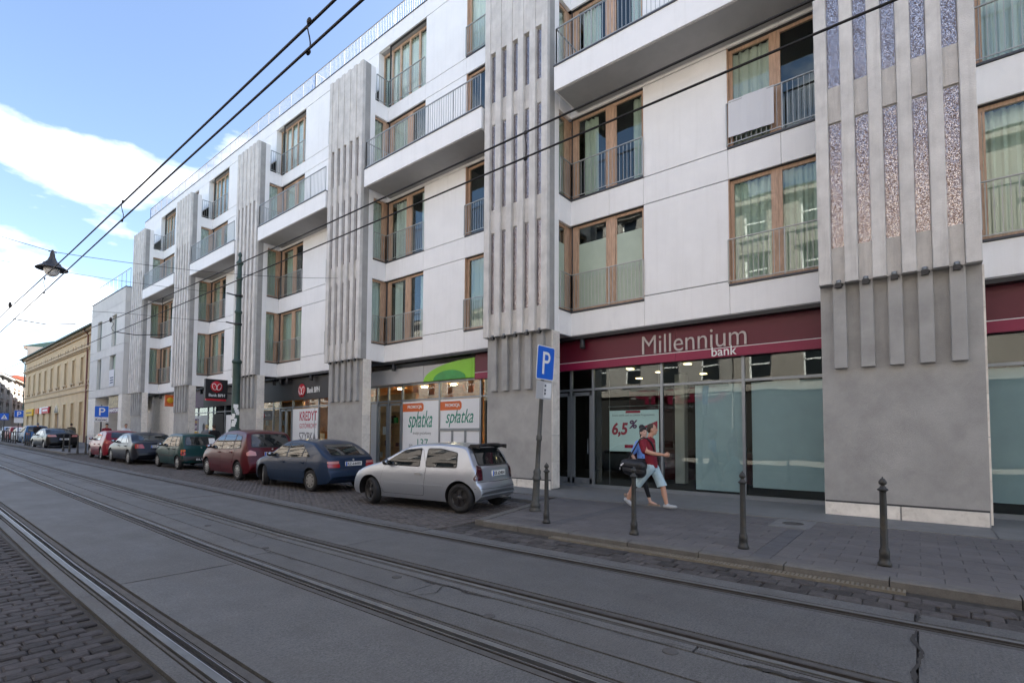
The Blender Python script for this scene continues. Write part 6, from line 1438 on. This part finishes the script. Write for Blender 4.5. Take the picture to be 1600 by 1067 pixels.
# ------------------------------------------------------------------ people
def capsule(bm, p, q, r0, r1, flat=None, n=12):
    p, q = Vector(p), Vector(q); d = q - p; L = d.length; d = d / L if L > 1e-6 else Vector((0, 0, 1)); u = d.orthogonal().normalized()
    if flat: fdir = Vector(flat[0]); u = (fdir - d * fdir.dot(d)).normalized()
    v = d.cross(u); fk = flat[1] if flat else 1.0; rings = []
    for k in range(1, 5): a = math.pi / 2 * (1 - k / 4); rings.append((p - d * r0 * math.sin(a), r0 * math.cos(a)))
    for k in range(0, 4): a = math.pi / 2 * k / 4; rings.append((q + d * r1 * math.sin(a), r1 * math.cos(a)))
    vs = []; top = bm.verts.new(p - d * r0); end = bm.verts.new(q + d * r1)
    for c, r in rings: vs.append([bm.verts.new(c + u * (r * fk * math.cos(2 * math.pi * i / n)) + v * (r * math.sin(2 * math.pi * i / n))) for i in range(n)])
    for a, b in zip(vs, vs[1:]):
        for i in range(n): j = (i + 1) % n; bm.faces.new((a[i], a[j], b[j], b[i]))
    for i in range(n): j = (i + 1) % n; bm.faces.new((top, vs[0][j], vs[0][i])); bm.faces.new((end, vs[-1][i], vs[-1][j]))
def ell(bm, c, r, rot=None):
    ret = bmesh.ops.create_uvsphere(bm, u_segments=14, v_segments=10, radius=1.0)['verts']
    M = Matrix.Translation(c) @ (rot or Matrix()) @ Matrix.Diagonal((*r, 1))
    for v in ret: v.co = M @ v.co
def blob(name, lumps, M, parent, vox=.012, smooth=3, cut=None):
    bm = bmesh.new()
    for l in lumps:
        if l[0] == 'c': capsule(bm, *l[1:])
        else: ell(bm, *l[1:])
    bmesh.ops.recalc_face_normals(bm, faces=bm.faces)
    me = bpy.data.meshes.new(name); bm.to_mesh(me); bm.free(); o = bpy.data.objects.new(name, me)
    m1 = o.modifiers.new('r', 'REMESH'); m1.mode = 'VOXEL'; m1.voxel_size = vox
    m2 = o.modifiers.new('s', 'SMOOTH'); m2.iterations = smooth; m2.factor = .5
    me2 = evaluated(o); bpy.data.objects.remove(o)
    if cut:
        bm = bmesh.new(); bm.from_mesh(me2)
        for co, no in cut:
            bmesh.ops.bisect_plane(bm, geom=bm.verts[:] + bm.edges[:] + bm.faces[:], plane_co=co, plane_no=no, clear_outer=True)
        bm.to_mesh(me2); bm.free()
    me2.materials.clear(); me2.materials.append(M_[M]); me2.polygons.foreach_set('use_smooth', [True] * len(me2.polygons))
    o = bpy.data.objects.new(name, me2); COL.objects.link(o); o.parent = parent; return o
# local frame: +X is the way the person faces, +Y the left hand, Z up
def head_parts(root, c, yawd, skin, hair, style, vox=.007, pitchd=0):
    c = Vector(c); Rm = Matrix.Rotation(R(yawd), 4, 'Z') @ Matrix.Rotation(R(pitchd), 4, 'Y'); P = lambda x, y, z: c + (Rm @ Vector((x, y, z)))
    lumps = [('e', P(-.012, 0, .025), (.093, .073, .098), Rm), ('e', P(.025, 0, -.045), (.066, .055, .078), Rm), ('e', P(.052, 0, -.092), (.030, .026, .022), Rm),
             ('c', P(.088, 0, .018), P(.108, 0, -.022), .010, .015), ('e', P(.098, 0, -.026), (.016, .017, .010), Rm), ('e', P(.066, .030, -.018), (.026, .022, .022), Rm), ('e', P(.066, -.030, -.018), (.026, .022, .022), Rm),
             ('e', P(.080, .028, .034), (.014, .024, .009), Rm), ('e', P(.080, -.028, .034), (.014, .024, .009), Rm), ('e', P(.084, 0, -.060), (.014, .022, .006), Rm), ('e', P(.082, 0, -.073), (.014, .019, .007), Rm),
             ('e', P(-.008, .076, -.008), (.020, .010, .032), Rm), ('e', P(-.008, -.076, -.008), (.020, .010, .032), Rm)]
    return lumps, P, Rm
def face_bits(root, P, Rm):
    mb = MB()
    for s_ in (1, -1): mb.ball(P(.0815, s_ * .030, .012), (.008, .013, .006), 8, 6); mb.tube([P(.088, s_ * .014, .034), P(.087, s_ * .034, .040), P(.074, s_ * .050, .034)], .0042, 5)
    o = mb.build('eyes', 'eye'); o.parent = root
    mb = MB(); mb.tube([P(.090, .020, -.066), P(.098, 0, -.065), P(.090, -.020, -.066)], [.003, .006, .003], 6); o = mb.build('mouth', 'lips'); o.parent = root
def hand(w, d, side, curl=.5, s=1.0):
    """lumps of a hand at wrist w, pointing along d; side = direction of the back of the hand's thumb edge"""
    w, d = Vector(w), Vector(d).normalized(); t = Vector(side).normalized(); n = d.cross(t).normalized(); L = []
    L.append(('c', w, w + d * .055 * s, .024 * s, .030 * s, (tuple(t), 1.35)))
    for k, (off, ln) in enumerate(((.030, .070), (.010, .080), (-.010, .074), (-.029, .058))):
        b = w + d * .082 * s + t * off * s; m_ = b + (d * math.cos(curl * .6) + n * math.sin(curl * .6)) * ln * .5 * s; e = m_ + (d * math.cos(curl * 1.7) + n * math.sin(curl * 1.7)) * ln * .5 * s
        L.append(('c', b, m_, .0098 * s, .0092 * s)); L.append(('c', m_, e, .0092 * s, .0078 * s))
    b = w + d * .025 * s + t * .032 * s; m_ = b + (d * .75 + t * .55).normalized() * .038 * s; e = m_ + (d + n * .35).normalized() * .032 * s
    L.append(('c', b, m_, .0125 * s, .011 * s)); L.append(('c', m_, e, .011 * s, .009 * s)); return L
def shoe(a, toe, M, root, name='shoe'):
    a, toe = Vector(a), Vector(toe); d = (toe - a); d.normalize(); h = a - d * .055
    o = blob(name, [('c', h + Vector((0, 0, .012)), a + d * .10, .042, .046, ((0, 1, 0), 1.0)), ('c', a + d * .08, toe - d * .05, .045, .036, ((0, 1, 0), 1.12)), ('c', a + Vector((0, 0, .03)), a + d * .06, .044, .04)], M, root, .009, 2)
    return o
man = tag(empty('person', (10.22, 4.46, 0)), 'walking man in a dark red t-shirt, light denim shorts and grey canvas shoes', 'person', 'people on the pavement'); man.rotation_euler = (0, 0, R(-90))
sk = []
Hc = (.055, .0, 1.665)
lm_, P, Rm = head_parts(man, Hc, 22, 'skin', None, None)
hipL, hipR = (.04, .09, .90), (.03, -.09, .90)
sk += lm_ + [('c', (-.005, 0, 1.46), (.035, 0, 1.58), .062, .056), ('c', (.0, 0, 1.38), (.02, 0, 1.0), .10, .10, ((0, 1, 0), 1.45)), ('c', hipR, (-.20, -.09, .60), .085, .064), ('c', (-.20, -.09, .60), (-.33, -.09, .47), .064, .053), ('c', (-.33, -.09, .46), (-.40, -.09, .31), .053, .056), ('c', (-.40, -.09, .31), (-.475, -.09, .155), .052, .036),
      ('c', hipL, (.17, .09, .62), .085, .066), ('c', (.17, .09, .62), (.245, .09, .47), .064, .054), ('c', (.245, .09, .46), (.275, .09, .30), .054, .057), ('c', (.275, .09, .30), (.325, .09, .10), .054, .036), ('c', (-.475, -.09, .15), (-.46, -.09, .10), .036, .034), ('c', (.325, .09, .1), (.35, .09, .06), .036, .034),
      ('c', (-.07, -.205, 1.40), (.02, -.245, 1.215), .052, .044), ('c', (.02, -.245, 1.215), (.16, -.225, 1.17), .046, .044), ('c', (.16, -.225, 1.17), (.375, -.19, 1.145), .044, .028),
      ('c', (-.03, .20, 1.40), (-.13, .26, 1.16), .052, .044), ('c', (-.13, .26, 1.16), (-.08, .27, .93), .043, .028)]
sk += hand((.385, -.19, 1.143), (1, .05, -.02), (0, .25, 1), .9) + hand((-.078, .27, .92), (.1, 0, -1), (1, 0, 0), .6)
body = blob('body', sk, 'skin', man, .0075, 3); face_bits(man, P, Rm)
blob('hair', [('e', P(-.024, 0, .036), (.090, .0765, .093), Rm), ('e', P(-.055, 0, .0), (.058, .068, .075), Rm)], 'hair_brown', man, .008, 2, cut=[(P(.046, 0, .05), (Rm @ Vector((1, 0, -.42))).normalized()), (P(0, 0, -.05), -(Rm @ Vector((-.3, 0, 1))).normalized())])
blob('t_shirt', [('c', (-.02, 0, 1.40), (.0, 0, 1.20), .118, .112, ((0, 1, 0), 1.62)), ('c', (.0, 0, 1.20), (.035, 0, .96), .112, .112, ((0, 1, 0), 1.42)), ('c', (.035, 0, .96), (.04, 0, .84), .115, .118, ((0, 1, 0), 1.42)), ('c', (-.04, -.16, 1.425), (-.075, -.215, 1.37), .066, .068), ('c', (-.075, -.212, 1.38), (-.02, -.238, 1.23), .078, .070), ('c', (-.06, -.15, 1.36), (-.05, -.15, 1.22), .075, .075), ('c', (-.02, .15, 1.43), (-.06, .22, 1.37), .066, .068), ('c', (-.06, .22, 1.37), (-.10, .245, 1.22), .068, .066), ('c', (-.01, 0, 1.45), (.0, 0, 1.50), .085, .066, ((0, 1, 0), 1.2))],
     'shirt_red', man, .009, 3, cut=[((0, 0, .862), (0, 0, -1)), ((0, 0, 1.505), (-.25, 0, 1))])
blob('shorts', [('c', (.035, 0, .95), (.03, 0, .86), .108, .118, ((0, 1, 0), 1.42)), ('c', (.03, -.085, .86), (-.14, -.095, .64), .112, .098), ('c', (-.14, -.095, .64), (-.26, -.095, .50), .100, .108), ('c', (.04, .085, .86), (.15, .095, .64), .112, .098), ('c', (.15, .095, .64), (.225, .095, .47), .100, .106)], 'denim', man, .009, 3,
     cut=[((-.255, 0, .485), Vector((-.62, 0, -1)).normalized()), ((.22, 0, .475), Vector((.28, 0, -1)).normalized())])
shoe((-.475, -.09, .125), (-.365, -.09, .055), 'shoe', man); shoe((.335, .09, .065), (.555, .09, .075), 'shoe', man)
# bag with its strap
bag = tag(empty('duffel_bag', (10.14, 4.68, .70)), 'black nylon duffel bag slung behind the hip of the man in the red shirt', 'bag'); bag.rotation_euler = (0, 0, R(-90))
blob('bag_body', [('c', (-.24, -.10, .235), (.10, -.14, .20), .115, .145), ('c', (-.20, -.09, .12), (.08, -.13, .09), .12, .15), ('c', (-.26, -.09, .20), (-.30, -.09, .24), .09, .07)], 'nylon', bag, .011, 3)
mb = MB(); pts = [(-.14, -.20, .33), (-.02, -.235, .50), (.07, -.225, .66), (.12, -.18, .765), (.17, -.13, .80), (.24, -.09, .775), (.305, -.05, .70), (.335, -.01, .60), (.342, .04, .47), (.33, .10, .33)]; mb.tube(pts, .016, 6); o = mb.build('strap', 'nylon'); o.parent = bag
mb = MB(); mb.poly([(-.33, -.21, .21), (-.25, -.222, .26), (-.23, -.228, .245), (-.30, -.216, .19)]); mb.poly([(-.36, -.17, .12), (-.345, -.185, .165), (-.33, -.19, .155), (-.345, -.178, .11)]); o = mb.build('emblem', 'cloth_white'); o.parent = bag

wo = tag(empty('person', (10.78, 4.90, 0)), 'walking woman with black hair, light blue top and black leggings, half hidden by the man', 'person', 'people on the pavement'); wo.rotation_euler = (0, 0, R(-90))
lm_, P, Rm = head_parts(wo, (.05, 0, 1.60), -38, 'skin_pale', None, None)
sk = lm_ + [('c', (.0, 0, 1.39), (.03, 0, 1.51), .052, .046), ('c', (.0, 0, 1.32), (.02, 0, 1.0), .088, .088, ((0, 1, 0), 1.4)), ('c', (.02, -.085, .88), (.10, -.085, .50), .08, .052), ('c', (.10, -.085, .5), (.23, -.085, .09), .05, .032), ('c', (.02, .085, .88), (-.12, .085, .48), .08, .052), ('c', (-.12, .085, .48), (-.40, .085, .15), .05, .032),
      ('c', (-.05, -.17, 1.34), (-.13, -.21, 1.10), .043, .037), ('c', (-.13, -.21, 1.10), (-.02, -.20, .92), .036, .025), ('c', (-.03, .17, 1.34), (.0, .22, 1.08), .043, .037), ('c', (.0, .22, 1.08), (.1, .21, .88), .036, .025), ('c', (.23, -.085, .08), (.36, -.085, .04), .034, .026)]
sk += hand((-.015, -.20, .91), (.2, 0, -1), (1, 0, 0), .6) + hand((.105, .21, .87), (.2, 0, -1), (1, 0, 0), .6)
blob('body', sk, 'skin_pale', wo, .0075, 3); face_bits(wo, P, Rm)
blob('hair', [('e', P(-.025, 0, .045), (.100, .082, .092), Rm), ('e', P(-.05, 0, .0), (.07, .074, .085), Rm), ('e', P(-.085, 0, .13), (.070, .066, .060), Rm), ('e', P(.02, 0, .105), (.06, .055, .03), Rm), ('e', P(-.09, 0, -.08), (.03, .05, .05), Rm)], 'hair_black', wo, .008, 1, cut=[(P(.066, 0, .055), (Rm @ Vector((1, 0, -.42))).normalized())])
blob('top', [('c', (-.02, 0, 1.34), (.0, 0, 1.15), .108, .098, ((0, 1, 0), 1.5)), ('c', (.0, 0, 1.15), (.02, 0, 1.0), .096, .11, ((0, 1, 0), 1.35)), ('c', (-.03, -.14, 1.37), (-.10, -.20, 1.17), .064, .060), ('c', (-.03, .14, 1.37), (-.01, .20, 1.17), .064, .060), ('c', (-.01, 0, 1.38), (.0, 0, 1.42), .08, .062, ((0, 1, 0), 1.2))], 'shirt_blue', wo, .009, 3, cut=[((0, 0, 1.03), (0, 0, -1)), ((0, 0, 1.435), (-.2, 0, 1))])
blob('leggings', [('c', (.02, 0, 1.05), (.02, 0, .86), .10, .118, ((0, 1, 0), 1.4)), ('c', (.02, -.085, .86), (.10, -.085, .50), .092, .060), ('c', (.10, -.085, .50), (.20, -.085, .20), .060, .044), ('c', (.02, .085, .86), (-.12, .085, .48), .092, .060), ('c', (-.12, .085, .48), (-.33, .085, .24), .060, .044)], 'cloth_black', wo, .009, 3, cut=[((.2, 0, .17), Vector((.25, 0, -1)).normalized())])
blob('sandal', [('c', (.21, -.085, .025), (.42, -.085, .022), .036, .034, ((0, 1, 0), 1.0)), ('c', (.27, -.10, .05), (.29, -.07, .07), .018, .018)], 'far_trim', wo, .008, 1, cut=[((0, 0, .045), (0, 0, 1))]); shoe((-.40, .085, .13), (-.28, .085, .05), 'far_trim', wo, 'sandal')

def passer(x, y, rz, top, bottom, hair, label, skin='skin', h=1.75, swing=.22, cap=None):
    k = h / 1.76; r_ = tag(empty('person', (x, y, G(y) + (ROAD if y > 900 else 0))), label, 'person', 'people on the pavement'); r_.rotation_euler = (0, 0, R(rz)); r_.scale = (k, k, k)
    lm_, P, Rm = head_parts(r_, (.03, 0, 1.645), 0, skin, None, None); s = swing
    sk = lm_ + [('c', (0, 0, 1.44), (.02, 0, 1.56), .058, .052), ('c', (0, -.09, .9), (s * .5, -.09, .48), .08, .055), ('c', (s * .5, -.09, .48), (s, -.09, .08), .052, .036), ('c', (0, .09, .9), (-s * .3, .09, .48), .08, .055), ('c', (-s * .3, .09, .48), (-s * 1.2, .09, .11), .052, .036), ('c', (0, 0, 1.3), (0, 0, .95), .1, .1, ((0, 1, 0), 1.4)),
          ('c', (-.02, -.2, 1.4), (-s * .4, -.24, 1.14), .05, .042), ('c', (-s * .4, -.24, 1.14), (-s * .1, -.24, .92), .04, .028), ('c', (-.02, .2, 1.4), (s * .3, .24, 1.14), .05, .042), ('c', (s * .3, .24, 1.14), (s * .8, .23, .94), .04, .028)] + hand((-s * .1, -.24, .91), (.1, 0, -1), (1, 0, 0)) + hand((s * .82, .23, .93), (.2, 0, -1), (1, 0, 0))
    blob('body', sk, skin, r_, .013, 2); face_bits(r_, P, Rm)
    blob('hair', [('e', P(-.02, 0, .046), (.097, .08, .09), Rm), ('e', P(-.055, 0, 0), (.06, .072, .08), Rm)], hair, r_, .012, 1, cut=[(P(.06, 0, .05), (Rm @ Vector((1, 0, -.4))).normalized())])
    blob('jacket', [('c', (-.02, 0, 1.38), (0, 0, 1.15), .125, .122, ((0, 1, 0), 1.55)), ('c', (0, 0, 1.15), (0, 0, .9), .12, .128, ((0, 1, 0), 1.4)), ('c', (-.02, -.18, 1.40), (-s * .4, -.24, 1.14), .068, .060), ('c', (-s * .4, -.24, 1.14), (-s * .15, -.24, .98), .058, .048), ('c', (-.02, .18, 1.40), (s * .3, .24, 1.14), .068, .06), ('c', (s * .3, .24, 1.14), (s * .7, .23, .99), .058, .048)], top, r_, .014, 2, cut=[((0, 0, .84), (0, 0, -1))])
    blob('trousers', [('c', (0, 0, .95), (0, 0, .86), .11, .12, ((0, 1, 0), 1.4)), ('c', (0, -.085, .86), (s * .5, -.09, .48), .1, .075), ('c', (s * .5, -.09, .48), (s * .96, -.09, .13), .075, .066), ('c', (0, .085, .86), (-s * .3, .09, .48), .1, .075), ('c', (-s * .3, .09, .48), (-s * 1.1, .09, .15), .075, .066)], bottom, r_, .014, 2)
    blob('shoe', [('c', (s - .03, -.09, .04), (s + .16, -.09, .035), .045, .04)], 'cloth_black', r_, .014, 1); blob('shoe', [('c', (-s * 1.2 - .03, .09, .07), (-s * 1.2 + .15, .09, .04), .045, .04)], 'cloth_black', r_, .014, 1)
    if cap: blob('cap', [('e', P(-.01, 0, .07), (.10, .085, .07), Rm), ('c', P(.08, -.03, .05), P(.08, .03, .05), .03, .03)], cap, r_, .012, 1, cut=[(P(0, 0, .035), -(Rm @ Vector((0, 0, 1))))])
    return r_
passer(7.75, 54.0, 60, 'cloth_black', 'cloth_jeans', 'hair_grey', 'distant person in black left of the black saloon')
passer(9.2, 50.8, 80, 'cloth_olive', 'cloth_jeans', 'hair_brown', 'distant person in an olive jacket right of the black saloon')
passer(9.3, 41.5, -100, 'shirt_red', 'cloth_jeans', 'hair_black', 'distant person in a dark cap and red top behind the red car', cap='cloth_black')
passer(10.0, 40.2, -95, 'cloth_white', 'cloth_jeans', 'hair_brown', 'distant man in a white top between the red car and the stone house')
passer(10.35, 28.1, 85, 'cloth_grey', 'cloth_black', 'hair_blond', 'blond person in grey behind the small green car', 'skin_pale')
passer(10.35, 27.2, 95, 'cloth_black', 'cloth_black', 'hair_brown', 'person in black with brown hair left of the dark red people carrier')
bpy.data.scenes.remove(TMP)
